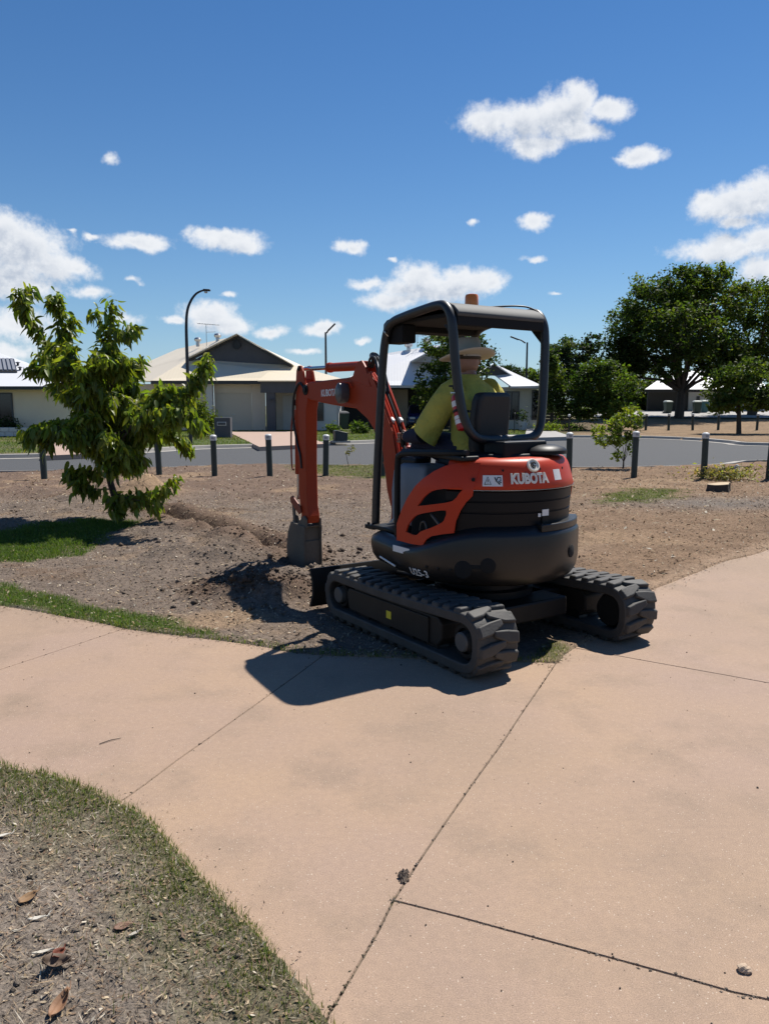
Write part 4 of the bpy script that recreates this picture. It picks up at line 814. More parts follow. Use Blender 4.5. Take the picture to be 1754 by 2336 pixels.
shrub('low flowering bed at the foot of the fence by the right cab post', 1250, 978, 44, 26, 12, 900, .12, LM['lime']); shrub('low dark ground plants under the bushy tree', 1310, 976, 44.5, 22, 9, 700, .12, LM['dark'])
shrub('golden brown low shrub in front of the carport beside the operator sleeve', 960, 992, 41, 20, 10, 700, .12, LM['dry'])
o = leaves(np.array([0, 0, .75]) + RNG.normal(size=(220, 3)) * np.array([.16, .16, .2]), .13, 'foliage', LM['dark'], POT); o['kind'] = 'stuff'
# sapling by the kerb, tiny dry seedling
sx_, sy_ = gp(1421, 1067); b = Vector((sx_, sy_, ground_z(sx_, sy_)))
tree('sapling', 'bright green sapling with a thin forked stem between two bollards', 'sapling', b, [pc(1440, 945, sy_, 26, 18, b), pc(1412, 965, sy_, 28, 24, b), pc(1368, 985, sy_, 22, 16, b), pc(1385, 1005, sy_, 30, 18, b), pc(1425, 1000, sy_, 26, 20, b), pc(1455, 965, sy_, 16, 18, b), pc(1408, 1040, sy_, 14, 12, b), pc(1440, 1020, sy_, 10, 18, b)], 1700, .095, LM['lime'], .020, .22, sub=26, tight=.2, asp=.5)
sx_, sy_ = gp(796, 1062); b = Vector((sx_, sy_ - .3, ground_z(sx_, sy_ - .3)))
tree('seedling', 'small withered seedling on a bare stem by the road edge', 'seedling', b, [pc(803, 1024, sy_, 8, 7, b), pc(794, 1032, sy_, 7, 5, b)], 60, .075, LM['dry'], .008, .85, asp=.4)

# ------------------------------------------------------------------ young tree on the left: long hanging leaves
TX, TY = gp(277, 1188); TZ = ground_z(TX, TY) - .02; YT = TY
yt = thing('young_tree', 'young tree with long drooping glossy leaves and a leaning trunk, in the dug garden bed', 'tree', (TX, TY, TZ))
def z3p(x, y, dy=0.0):
    p = at(x * .30102, 640 + y * .30102, TY + dy); return Vector((p.x - TX, p.y - TY, p.z - TZ))
fork = z3p(800, 1380)
mb = MB(); tp = [Vector((0, 0, -.15)), Vector((-.02, 0, .02)), z3p(895, 1720), z3p(860, 1600), z3p(825, 1480), fork]
mb.tube(catmull(tp, 4), [.062 - .026 * i / 20 for i in range(21)], 10); BR = []
def br(pts, r0, dens, w=.55):
    P = [z3p(*p) if len(p) == 3 else z3p(*p, 0) for p in pts]; c = catmull(P, 5); mb.tube(c, [r0 * .68 * (1 - .88 * i / (len(c) - 1)) + .0025 for i in range(len(c))], 6); BR.append((c, dens, w)); return c
main = [([(800, 1380, 0), (700, 1100, .1), (560, 800, .2), (420, 560, .25), (290, 390, .2), (190, 220, .1), (150, 80, 0)], .034, 150, .60),
        ([(150, 100, .0), (200, 60, .1), (250, 70, .15)], .008, 16, .9), ([(700, 1000, .2), (560, 700, .5), (490, 420, .6), (440, 200, .55), (430, 120, .5)], .026, 120, .6), ([(490, 420, .6), (545, 330, .7), (560, 300, .7)], .01, 26, .9),
        ([(800, 1380, 0), (780, 1000, -.2), (780, 700, -.3), (820, 450, -.3), (850, 160, -.3)], .032, 120, .6), ([(800, 500, -.3), (730, 300, -.3), (720, 240, -.3)], .01, 26, .9), ([(820, 500, -.3), (940, 380, -.4), (1030, 350, -.4)], .01, 34, .8),
        ([(800, 1250, 0), (950, 950, .3), (1020, 720, .4), (1060, 590, .4)], .022, 70, .6), ([(820, 1380, 0), (1000, 1050, -.3), (1250, 860, -.5), (1450, 800, -.6), (1540, 690, -.6), (1570, 580, -.6)], .03, 140, .7),
        ([(820, 1380, 0), (1050, 1050, -.7), (1300, 980, -.9), (1430, 1020, -1.0), (1500, 1110, -1.0)], .026, 120, .75), ([(900, 1250, .2), (1150, 1130, .4), (1350, 1190, .4), (1440, 1290, .4)], .018, 80, .8),
        ([(790, 1350, 0), (620, 1120, -.4), (420, 1110, -.6), (280, 1130, -.7), (215, 1190, -.7)], .026, 130, .75), ([(420, 1110, -.6), (380, 1180, -.6), (370, 1250, -.6)], .01, 30, .9), ([(560, 900, .2), (430, 720, .2), (330, 670, .2), (220, 650, .2)], .014, 50, .6),
        ([(830, 1480, 0), (700, 1450, -.2), (600, 1430, -.3), (520, 1460, -.3)], .014, 64, .8), ([(850, 1580, 0), (740, 1580, -.3), (640, 1560, -.4), (600, 1520, -.4)], .012, 54, .8), ([(860, 1610, 0), (1000, 1640, -.2), (1180, 1610, -.35), (1330, 1510, -.4)], .014, 90, .85),
        ([(870, 1640, 0), (850, 1660, -.2), (880, 1720, -.3), (900, 1740, -.3)], .008, 40, 1), ([(870, 1640, 0), (960, 1660, -.1), (1020, 1690, -.2)], .008, 34, 1), ([(870, 1640, 0), (930, 1640, -.35), (1150, 1690, -.4), (1190, 1700, -.4)], .008, 36, 1)]
for a in main: br(*a)
for k in range(190):                                  # side twigs that fill the middle of the crown
    cx, cy, rx, ry = random.choice([(560, 760, 230, 200), (820, 800, 200, 200), (680, 960, 260, 190), (1050, 920, 250, 170), (950, 1130, 300, 170), (1180, 1020, 200, 140), (700, 1160, 220, 150), (820, 1330, 170, 120), (1000, 1330, 160, 110), (420, 560, 130, 110), (860, 600, 130, 120), (1330, 880, 150, 120), (420, 1120, 170, 60), (640, 620, 180, 120)])
    a = random.uniform(0, 6.28); e = (cx + rx * math.cos(a) * random.uniform(.3, 1), cy + ry * math.sin(a) * random.uniform(.3, 1), random.uniform(-.9, .9)); q_ = .82 if cy < 500 or cy > 1400 else .6; s0 = (cx * q_ + 800 * (1 - q_), cy * q_ + (1200 if cy < 1400 else 1500) * (1 - q_), e[2] * .3)
    br([s0, ((s0[0] + e[0]) / 2, (s0[1] + e[1]) / 2 - 30, e[2] * .7), e], .011, 40, .55)
mb.build('trunk', M_bark, yt)
# leaf template: folded along the midrib and hanging
def leaf_geo(bend):
    V = []; xs = [0, .12, .38, .68, 1.0]; ws = [.012, .13, .17, .12, .0]
    for x, w_ in zip(xs, ws):
        z = -bend * x * x; V += [(x, -w_, z + w_ * .35), (x, 0, z), (x, w_, z + w_ * .35)]
    F = []
    for i in range(4):
        for j in range(2): F.append((i * 3 + j, i * 3 + j + 1, i * 3 + j + 4, i * 3 + j + 3))
    return np.array(V), np.array(F)
LT = [leaf_geo(b) for b in (.08, .28, .5)]
info = []
for c, dens, w_ in BR:
    n = len(c)
    for k in range(int(dens * 1.95)):
        t = 1 - w_ * random.random() ** 1.15; f = t * (n - 1); i = min(int(f), n - 2); p = c[i].lerp(c[i + 1], f - i); ax = (c[i + 1] - c[i]).normalized()
        o = Vector((random.gauss(0, 1), random.gauss(0, 1), random.gauss(0, .5))); o -= ax * o.dot(ax); o.normalize()
        d = (o * .62 + ax * random.uniform(.1, .5) + Vector((0, 0, -random.uniform(.35, 1.3)))).normalized()
        L_ = random.uniform(.10, .185) * (1.0 if t < .93 else .7); p = p + Vector((random.gauss(0, .045), random.gauss(0, .045), random.gauss(0, .04)))
        up = Vector((0, 0, 1)) + o * .6; y = up.cross(d); y = y.normalized() if y.length > 1e-4 else Vector((1, 0, 0)); roll = random.gauss(0, .7)
        z = d.cross(y); y2 = y * math.cos(roll) + z * math.sin(roll); z2 = d.cross(y2); info.append((p, d, y2, z2, L_, random.randrange(3)))
# the leaves nearest the eye are objects, the rest one mass
info.sort(key=lambda q: q[0].y - 6 * (q[4] - .16) + random.uniform(-.35, .35))
protos = []
for i, (V, F) in enumerate(LT):
    for tn in ((.8, .85, .8), (1.0, 1.0, 1.0), (1.3, 1.2, 1.0)):
        o = nmesh('leaf', V, F, LM['long'], yt, smooth=True, attr=np.tile(tn, (len(V), 1))); protos.append(o)
def frame(q):
    p, d, y, z, L_, k = q; M = Matrix(((d.x, y.x, z.x, p.x), (d.y, y.y, z.y, p.y), (d.z, y.z, z.z, p.z), (0, 0, 0, 1))); return M @ Matrix.Scale(L_, 4)
for i, q in enumerate(info[:298]):
    o = protos[i] if i < 9 else protos[random.randrange(9)].copy()
    if i >= 9: COL.objects.link(o); o.parent = yt
    o.matrix_basis = frame(q)
Vs, Fs, Ts = [], [], []; off = 0
for q in info[298:]:
    V, F = LT[q[5]]; p, d, y, z, L_, k = q; M = np.array([d, y, z]); W_ = V * L_ @ M + np.array(p); Vs.append(W_); Fs.append(F + off); off += len(V); Ts.append(np.tile(random.uniform(.5, 1.45) * np.array((random.uniform(.85, 1.35), 1, random.uniform(.7, 1.1))), (len(V), 1)))
o = nmesh('leaves', np.concatenate(Vs), np.concatenate(Fs), LM['long'], yt, smooth=True, attr=np.concatenate(Ts)); o['kind'] = 'stuff'

# ------------------------------------------------------------------ excavator (X forward, Y left, Z up from the ground under its swing centre)
M_or = mat('orange_paint', (.52, .043, .009), .42, spec=.25, coat=.03, noise=(3.2, (.42, .038, .013), 1.3, 10), bump=(120, .05, .002))
M_ord = mat('worn_orange_paint', (.30, .036, .012), .5, noise=(7, (.17, .055, .026), 1.5), bump=(60, .15, .004))
M_blk = mat('satin_black', (.006, .006, .0065), .5, spec=.25, noise=(9, (.010, .0098, .0095), 1.5)); M_ctr = mat('cast_black', (.007, .007, .007), .36, spec=.45, noise=(3.5, (.020, .018, .016), 1.15, 10), bump=(90, .12, .003))
M_nav = mat('moulded_black', (.0035, .0037, .0055), .45, spec=.22, noise=(12, (.006, .006, .0075), 1.6), bump=(200, .08, .002)); M_rub = mat('track_rubber', (.016, .0157, .0155), .68, noise=(7, (.075, .068, .060), 1.15, 9), bump=(70, .35, .006))
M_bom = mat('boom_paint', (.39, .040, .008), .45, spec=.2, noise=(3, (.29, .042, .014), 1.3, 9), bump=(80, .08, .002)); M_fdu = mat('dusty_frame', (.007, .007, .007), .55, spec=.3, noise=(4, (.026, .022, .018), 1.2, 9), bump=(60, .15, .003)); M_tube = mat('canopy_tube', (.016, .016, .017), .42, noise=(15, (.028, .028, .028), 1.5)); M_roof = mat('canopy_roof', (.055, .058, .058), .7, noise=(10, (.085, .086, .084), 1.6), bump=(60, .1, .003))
M_stl = mat('bare_steel', (.45, .45, .46), .25, metal=1); M_dirty = mat('muddy_steel', (.085, .074, .060), .85, noise=(6, (.15, .12, .088), 1.6), bump=(40, .4, .008))
M_wht = mat('white_print', (.72, .72, .70), .55); M_silv = mat('silver_badge', (.78, .73, .62), .4, metal=0); M_amb = mat('amber_lens', (.85, .20, .015), .22, spec=.6); M_yel = mat('yellow_print', (.70, .55, .03), .5)
M_vin = mat('black_vinyl', (.016, .016, .017), .55, bump=(60, .15, .004)); M_con = mat('blue_grey_plastic', (.14, .165, .20), .5, noise=(6, (.16, .185, .22), 1.6)); M_ink = mat('black_print', (.012, .012, .012), .6); M_hose = mat('hose', (.012, .012, .012), .5); M_matt = mat('matt_black', (.006, .006, .006), .9)
ex = thing('excavator', 'orange and black rubber tracked mini excavator with open canopy, digging beside the path', 'excavator', (OX, OY, 0), PHI)
def B(mb, name, m, p=None, **k): return mb.build(name, m, ex if p is None else p, **k)

# --- tracks
def track_path(xf, zf, rf, xr, zr, rr, n=240):
    pts = []
    for k in range(60): t = k / 60; pts.append((xf + (xr - xf) * t, (zf - rf) + ((zr - rr) - (zf - rf)) * t, 0, -1))
    for k in range(40): a = -math.pi / 2 - math.pi * k / 40; cx_ = -abs(math.cos(a)) ** .80; sz_ = math.copysign(abs(math.sin(a)) ** .80, math.sin(a)); pts.append((xr + rr * cx_, zr + rr * sz_, math.cos(a), math.sin(a)))
    for k in range(60): t = k / 60; sag = -.012 * math.sin(math.pi * t); pts.append((xr + (xf - xr) * t, (zr + rr) + ((zf + rf) - (zr + rr)) * t + sag, 0, 1))
    for k in range(40): a = math.pi / 2 - math.pi * k / 40; pts.append((xf + rf * math.cos(a), zf + rf * math.sin(a), math.cos(a), math.sin(a)))
    d = [0]
    for i in range(len(pts)): a, b = pts[i], pts[(i + 1) % len(pts)]; d.append(d[-1] + math.hypot(b[0] - a[0], b[1] - a[1]))
    tot = d[-1]
    def f(s):
        s = s % tot; i = int(np.searchsorted(d, s, 'right') - 1); i = min(i, len(pts) - 1); a, b = pts[i], pts[(i + 1) % len(pts)]; t = (s - d[i]) / max(d[i + 1] - d[i], 1e-9)
        q = [a[j] + (b[j] - a[j]) * t for j in range(4)]; l = math.hypot(q[2], q[3]); return q[0], q[1], q[2] / l, q[3] / l
    return f, tot
tf, tot = track_path(.735, .186, .152, -.675, .202, .168)
def make_track(sgn):
    y0, y1 = .465, .765                              # inner and outer edge
    mb = MB(); n = 200; V = []
    for i in range(n):
        x, z, nx, nz = tf(tot * i / n)
        for y, h in ((y0, .008), (y0 + .02, .010), (y1 - .02, .010), (y1, .008), (y1, -.052), (y0, -.052)): V.append((x + nx * h, sgn * y, z + nz * h))
    F = [(i * 6 + k, i * 6 + (k + 1) % 6, ((i + 1) % n) * 6 + (k + 1) % 6, ((i + 1) % n) * 6 + k) for i in range(n) for k in range(6)]; mb.add(V, F)
    N_ = 36; pit = tot / N_; ym = (y0 + y1) / 2
    for i in range(N_):
        for side in (0, 1):
            s = (i + .5 * side) * pit + .02; ye, yc = (y1 - .001, ym - .040) if side else (y0 + .001, ym + .040)
            V = []
            for h, sh in ((-.004, 1), (.034, .80)):
                for y, half, so in ((ye, .036, -.012), (ye * .55 + yc * .45, .040, .0), (yc, .020, .024)):
                    for e in (-1, 1):
                        x, z, nx, nz = tf(s + so + e * half * sh); yy = y + (ym - y) * (.0 if sh == 1 else .06); V.append((x + nx * h, sgn * yy, z + nz * h))
            mb.add(V, [(0, 1, 3, 2), (2, 3, 5, 4), (6, 8, 9, 7), (8, 10, 11, 9), (0, 6, 7, 1), (4, 5, 11, 10), (0, 2, 8, 6), (2, 4, 10, 8), (1, 7, 9, 3), (3, 9, 11, 5)])
    B(mb, 'rubber_track', M_rub, smooth=45, bevel=.009, seg=2)
    fr = MB(); fr.prism([(-.42, .105), (-.46, .15), (-.46, .25), (-.42, .285), (.52, .285), (.58, .25), (.58, .13), (.52, .095)], sgn * (y0 + .06), sgn * (y1 - .045)); f_ = B(fr, 'track_frame', M_fdu, smooth=0, bevel=.012)
    pl = MB(); pl.prism([(-.34, .105), (-.34, .270), (.60, .262), (.63, .22), (.60, .110)], sgn * (y1 - .046), sgn * (y1 - .032)); B(pl, 'frame_plate', M_fdu, f_, smooth=0, bevel=.006)
    for nm, x, z, r in (('sprocket', -.675, .202, .125), ('idler', .735, .186, .112)):
        w = MB(); w.lathe([(.03, -.11), (r * .8, -.11), (r, -.06), (r, .06), (r * .8, .10), (r * .62, .10), (r * .6, .075), (.02, .075)], (x, sgn * (y0 + y1) / 2, z), 26, Vector((0, sgn, 0))); wo = B(w, nm, M_blk)
        w = MB(); w.lathe([(.02, .074), (.062, .074), (.058, .128), (.05, .135), (.01, .135)], (x, sgn * (y0 + y1) / 2, z), 20, Vector((0, sgn, 0))); B(w, 'hub', mat('hub_paint', (.07, .07, .068), .5) if 'hub_paint' not in bpy.data.materials else bpy.data.materials['hub_paint'], wo)
    for x in (-.36, -.10, .16, .42):
        w = MB(); w.lathe([(.02, -.1), (.058, -.1), (.058, -.03), (.045, 0), (.058, .03), (.058, .1), (.02, .1)], (x, sgn * (y0 + y1) / 2, .08), 16, Vector((0, 1, 0))); B(w, 'roller', M_blk)
    return f_
tfL = make_track(1); make_track(-1)
mb = MB(); mb.box((.09, .7345, .185), (.055, .002, .05)); B(mb, 'sticker', M_yel, tfL, smooth=0)
mb = MB(); mb.box((0, 0, .22), (.95, .66, .13)); mb.box((-.1, 0, .24), (.36, .94, .09)); mb.box((.38, 0, .24), (.2, .94, .09)); B(mb, 'undercarriage', M_blk, smooth=0, bevel=.015)
mb = MB(); mb.lathe([(.1, .28), (.34, .28), (.34, .33), (.30, .34), (.30, .40), (.33, .41), (.33, .44), (.1, .44)], (0, 0, 0), 36); B(mb, 'swing_ring', M_blk)
bl = [(1.10, .02), (1.085, .06), (1.055, .13), (1.06, .22), (1.10, .315), (1.12, .315), (1.085, .22), (1.08, .13), (1.11, .06), (1.13, .02)]
mb = MB(); mb.prism(bl, -.775, .775); B(mb, 'dozer_blade', M_fdu, smooth=30)
for s in (-1, 1):
    mb = MB(); mb.tube([(.35, s * .27, .17), (.8, s * .28, .14), (1.08, s * .30, .15)], .04, 8); B(mb, 'blade_arm', M_blk)
mb = MB(); mb.cyl((.4, 0, .25), (.85, 0, .22), .04, 12); mb.cyl((.85, 0, .22), (1.07, 0, .2), .02, 10); B(mb, 'blade_cylinder', M_blk)

# --- slewing body
RS = .63
def skirt_loop(n=96):
    L_ = []
    for a, b in (((.775, .20), (.765, .36)), ((.765, .36), (.71, .47)), ((.71, .47), (.60, .545)), ((.60, .545), (.30, .60)), ((.30, .60), (0, RS))):
        for k in range(6): t = k / 6; L_.append((a[0] + (b[0] - a[0]) * t, a[1] + (b[1] - a[1]) * t))
    for k in range(49): a = math.pi / 2 + math.pi * k / 48; L_.append((RS * math.cos(a), RS * math.sin(a)))
    return L_ + [(x, -y) for x, y in L_[:30][::-1]]
SL = skirt_loop()
def dR(z): return float(np.interp(z, [1.045, 1.09, 1.16, 1.20, 1.22], [0, -.010, -.030, -.049, -.070]))   # the hood leans in towards its top
def top_z(x): return .648 + (.80 - .648) * float(sst(.08, -.52, x))
mb = MB(); rings = []
for d, lo, zf in ((.30, 1, .405), (.17, 1, .412), (.085, 1, .428), (.036, 1, .455), (.010, 1, .50), (0, 1, .56), (0, 0, -.055), (.003, 0, -.043), (.010, 0, -.034), (.062, 0, .006), (.085, 0, .008), (.09, 0, -.05)):
    rings.append([(x * (1 - d / RS), y * (1 - d / RS), zf if lo else top_z(x) + zf) for x, y in SL])
mb.loft(rings); sk = B(mb, 'counterweight', M_ctr, smooth=40)
def surf(s, z, R, off=0.0):
    if s >= 0: return Vector((s, R + off, z))
    a = math.pi / 2 - s / R; return Vector(((R + off) * math.cos(a), (R + off) * math.sin(a), z))
def aface(deg, z, R, off=0): a = R_(deg); return Vector(((R + off) * math.cos(a), (R + off) * math.sin(a), z)), Vector((math.cos(a), math.sin(a), 0))
for dg, z, r1 in ((127.5, .545, .056), (141.5, .575, .048), (-159, .62, .042)):
    p, nn = aface(dg, z, RS, -.02); mb = MB(); mb.lathe([(r1, 0), (r1, .0235), (r1 * .93, .025), (.002, .025)], p, 26, nn); B(mb, 'port', M_matt, sk)
p, nn = aface(134.5, .565, RS, -.006); mb = MB(); mb.box(p, (.10, .016, .03), Matrix.Rotation(R_(134.5 + 90), 3, 'Z')); B(mb, 'port_slot', M_matt, sk, smooth=0, bevel=.006)
def arc_block(name, a0, a1, r0, r1, z0, z1, m, n=10, p=None, bev=.006):
    mb = MB(); V = []
    for k in range(n + 1):
        a = R_(a0 + (a1 - a0) * k / n); c, s = math.cos(a), math.sin(a); V += [(r0 * c, r0 * s, z0), (r1 * c, r1 * s, z0), (r1 * c, r1 * s, z1), (r0 * c, r0 * s, z1)]
    F = [(i * 4 + k, i * 4 + (k + 1) % 4, i * 4 + 4 + (k + 1) % 4, i * 4 + 4 + k) for i in range(n) for k in range(4)] + [(0, 1, 2, 3), (4 * n + 3, 4 * n + 2, 4 * n + 1, 4 * n)]
    mb.add(V, F); return B(mb, name, m, p, smooth=30, bevel=bev)
arc_block('ledge_step', 174, 232, .50, .618, .77, .818, M_ctr, 14, sk)
def band_loop(R, z, a0=114, n=56, xf=-.24):
    L_ = [Vector((R * math.cos(R_(a0 + (360 - 2 * a0) * k / n)), R * math.sin(R_(a0 + (360 - 2 * a0) * k / n)), z)) for k in range(n + 1)]
    return L_
mb = MB(); rg = [band_loop(R, z) for R, z in ((.50, .62), (.555, .70), (.562, .82), (.566, .885), (.560, .889), (.560, .893), (.567, .897), (.570, .955), (.564, .959), (.564, .963), (.571, .967), (.572, 1.022), (.55, 1.03))]
mb.loft(rg); B(mb, 'engine_cover', M_nav, smooth=30)
mb = MB(); rg = [band_loop(R, z) for R, z in ((.55, 1.031), (.584, 1.036), (.587, 1.045), (.575, 1.09), (.555, 1.16), (.548, 1.178), (.536, 1.20), (.516, 1.217), (.485, 1.226), (.43, 1.228))]
mb.loft(rg); hd = B(mb, 'hood', M_or, smooth=42)
mb = MB(); rg = [band_loop(R, z, 120) for R, z in ((.43, 1.226), (.42, 1.245), (.36, 1.255))]; mb.loft(rg); B(mb, 'hood_deck', M_nav, smooth=30, bevel=.004)
mb = MB(); mb.loft([[Vector((-.36 + .15 * math.cos(t) * s, -.17 + .17 * math.sin(t) * s, z)) for t in np.linspace(0, 2 * math.pi, 24, endpoint=False)] for s, z in ((1, 1.24), (1, 1.262), (.9, 1.28), (.55, 1.297), (.2, 1.302))]); B(mb, 'air_cleaner', M_nav)
core = [(.18, .60), (.18, .77), (.12, .87), (.02, .98), (-.10, 1.07), (-.20, 1.12), (-.235, 1.12), (-.235, .60)]
mb = MB(); mb.prism(core, .25, .49); mb.prism(core, -.49, -.25); B(mb, 'engine_bay', M_matt, smooth=0)
mb = MB(); mb.tube(catmull([(.02, .535, .74), (.0, .54, .79), (-.04, .54, .80), (-.06, .535, .74)], 5), .007, 6); mb.tube(catmull([(-.2, .54, .80), (-.15, .545, .84), (-.1, .535, .86)], 4), .01, 6); B(mb, 'engine_hose', mat('bay_hose', (.05, .05, .05), .4))
# vented side panels
PO = [(.21, .652), (.21, .764), (.156, .86), (.088, .95), (.015, 1.022), (-.066, 1.088), (-.145, 1.139), (-.225, 1.176), (-.297, 1.195), (-.39, 1.204), (-.470, 1.202), (-.450, 1.115), (-.430, 1.03), (-.426, 1.0), (-.386, .958), (-.353, .907), (-.324, .84), (-.312, .764), (-.23, .749), (-.15, .728), (-.106, .701), (-.077, .659), (.041, .652)]
V1 = [(-.026, .909), (-.08, .967), (-.147, 1.014), (-.227, 1.034), (-.364, 1.051), (-.343, 1.014), (-.30, .964), (-.189, .938)]
V2 = [(.102, .725), (.079, .772), (.013, .833), (-.056, .862), (-.169, .888), (-.258, .902), (-.248, .851), (-.229, .823), (-.149, .783), (-.057, .747), (-.017, .718), (.041, .716)]
def densify(p, st=.022):
    o = []
    for i in range(len(p)):
        a, b = p[i], p[(i + 1) % len(p)]; k = max(1, int(math.hypot(b[0] - a[0], b[1] - a[1]) / st)); o += [(a[0] + (b[0] - a[0]) * j / k, a[1] + (b[1] - a[1]) * j / k) for j in range(k)]
    return o
def sm(p): q = catmull([(x, z, 0) for x, z in p + [p[0]]], 2); return [(v.x, v.y) for v in q[:-1]]
def curved_panel(name, outer, holes, R, off, m, sgn=1, th=.012, parent=None, rnd=True):
    loops = [densify(outer)] + [densify(sm(h) if rnd else h) for h in holes]; V = []; E = []
    for l in loops: o = len(V); V += [Vector(q) for q in l]; E += [(o + i, o + (i + 1) % len(l)) for i in range(len(l))]
    xs = [q[0] for q in outer]; zs = [q[1] for q in outer]; gx_, gz_ = np.meshgrid(np.arange(min(xs), max(xs), .03), np.arange(min(zs), max(zs), .04)); gx_, gz_ = gx_.ravel(), gz_.ravel()
    k = inpoly(gx_, gz_, outer)
    for h in loops[1:]: k &= ~inpoly(gx_, gz_, h)
    for l in loops: k &= dline(gx_, gz_, l + [l[0]]) > .01
    V += [Vector(q) for q in zip(gx_[k], gz_[k])]
    r = geometry.delaunay_2d_cdt(V, E, [], 0, 1e-6); vv, ff = r[0], r[2]; keep = []
    for f in ff:
        c = sum((vv[i] for i in f), Vector((0, 0))) / len(f); cx, cz = np.array([c.x]), np.array([c.y])
        if inpoly(cx, cz, loops[0])[0] and not any(inpoly(cx, cz, h)[0] for h in loops[1:]): keep.append(f)
    mb = MB(); P = [surf(v.x, v.y, R, off + dR(v.y)) for v in vv]; P = [Vector((p.x, p.y * sgn, p.z)) for p in P]
    # front and back skins joined by a rim
    Q = []
    for v in vv: p = surf(v.x, v.y, R, off - th + dR(v.y)); Q.append(Vector((p.x, p.y * sgn, p.z)))
    n = len(P); fs = list(keep) + [tuple(n + i for i in f[::-1]) for f in keep]; ec = {}
    for f in keep:
        for i in range(len(f)): e = (f[i], f[(i + 1) % len(f)]); ec[e] = 1
    for a, b in ec:
        if (b, a) not in ec: fs.append((a, n + a, n + b, b))
    mb.add(P + Q, fs); return B(mb, name, m, parent, smooth=38)
pa = curved_panel('side_panel', PO, [V1, V2], .585, .006, M_or)
curved_panel('side_panel', PO, [V1, V2], .585, -.004, M_or, -1, .006)
p, nn = aface(90 + .428 / .585 * 57.3, 1.1, .585, -.006); mb = MB(); mb.lathe([(.012, 0), (.012, .008), (.004, .01)], p, 10, nn); B(mb, 'bolt', M_blk, pa)
for dg, z in ((150, 1.155), (176, 1.160), (200, 1.155)):
    p, nn = aface(dg, z, .585, dR(z) - .002); mb = MB(); mb.lathe([(.008, 0), (.008, .004), (.003, .005)], p, 8, nn); B(mb, 'bolt', M_blk, hd)
arc_block('hood_highlight', 131, 229, .575, .5885, 1.0325, 1.0365, M_wht if False else M_stl, 24, hd, 0)  # thin bright strip along the hood foot, a highlight put in as steel
for dg in (104, 112, 120): p, nn = aface(dg, .535, RS, -.008); mb = MB(); mb.lathe([(.010, 0), (.010, .010), (.004, .012)], p, 8, nn); B(mb, 'bolt', M_blk, sk)
# writing and badges
def text_geo(txt, size, bold=0.0):
    cu = bpy.data.curves.new('t', 'FONT'); cu.body = txt; cu.size = size; cu.align_x = 'CENTER'; cu.align_y = 'CENTER'; cu.offset = bold; cu.resolution_u = 3; o = bpy.data.objects.new('t', cu); COL.objects.link(o)
    bpy.context.view_layer.update(); dg = bpy.context.evaluated_depsgraph_get(); me = bpy.data.meshes.new_from_object(o.evaluated_get(dg))
    v = [tuple(x.co) for x in me.vertices]; f = [tuple(q.vertices) for q in me.polygons]; bpy.data.objects.remove(o); bpy.data.curves.remove(cu); bpy.data.meshes.remove(me); return v, f
def solid_text(v, f, fn, th):
    n = len(v); P = [fn(x, y, th) for x, y, _ in v] + [fn(x, y, 0) for x, y, _ in v]; ec = set()
    for q in f:
        for i in range(len(q)): ec.add((q[i], q[(i + 1) % len(q)]))
    mb = MB(); mb.add(P, list(f) + [(a, n + a, n + b, b) for a, b in ec if (b, a) not in ec]); return mb
def on_cyl(s0, z0, R, tilt=0, sx=1):               # text coordinates to a place on the curved hood, seen from outside
    def fn(x, y, h): return surf(s0 - x * sx, z0 + y + x * tilt, R, h + dR(z0 + y))
    return fn
v, f = text_geo('KUBOTA', .084, .0038); mb = solid_text(v, f, on_cyl(-.795, 1.103, .5865, 0, .80), .008); B(mb, 'lettering', M_silv, hd, smooth=0)
def decal(name, s0, z0, w, h, R, m, parent, off=.002, th=.0015, n=6):
    mb = MB(); V = []
    for k in range(n + 1):
        s = s0 + w / 2 - w * k / n; V += [surf(s, z0 - h / 2, R, off + dR(z0 - h / 2)), surf(s, z0 + h / 2, R, off + dR(z0 + h / 2)), surf(s, z0 + h / 2, R, off - th * 2 + dR(z0 + h / 2)), surf(s, z0 - h / 2, R, off - th * 2 + dR(z0 - h / 2))]
    mb.add(V, [(i * 4 + k, i * 4 + (k + 1) % 4, i * 4 + 4 + (k + 1) % 4, i * 4 + 4 + k) for i in range(n) for k in range(4)] + [(0, 1, 2, 3), (4 * n + 3, 4 * n + 2, 4 * n + 1, 4 * n)]); return B(mb, name, m, parent, smooth=30)
RH = .5865
st = decal('warning_sticker', -.548, 1.094, .124, .066, RH, M_wht, hd)
def pr(fn, pts, w=.0035):                            # a printed line as a thin raised strip
    mb = MB(); mb.tube([fn(x, y, .0025) for x, y in pts], w, 5); return mb
fn = on_cyl(-.548, 1.094, RH); mb = pr(fn, [(-.050, -.022), (-.030, .024), (-.010, -.022), (-.050, -.022)], .0022); q = pr(fn, [(-.030, .008), (-.030, -.008)], .0022); mb.add(q.v, q.f); q = pr(fn, [(-.030, -.015), (-.030, -.017)], .0025); mb.add(q.v, q.f)
for pts in ([(.012, .022), (.022, .0), (.045, -.022)], [(.022, 0), (.03, .018)], [(.03, .02), (.05, .02), (.05, 0), (.035, -.004)], [(.04, -.012), (.055, -.01)]): q = pr(fn, pts, .003); mb.add(q.v, q.f)
B(mb, 'warning_sign', M_ink, st)
decal('sticker', -1.035, 1.118, .075, .066, RH - .003, M_wht, hd); decal('sticker', -.895, .885, .055, .04, .566, M_wht, hd, .005); decal('latch', -.895, .835, .06, .05, .563, M_blk, hd, .008, .004); decal('sticker', -.845, .872, .02, .022, .566, M_wht, hd, .005)
decal('sticker', .115, .603, .19, .042, .60, M_wht, sk, .021)
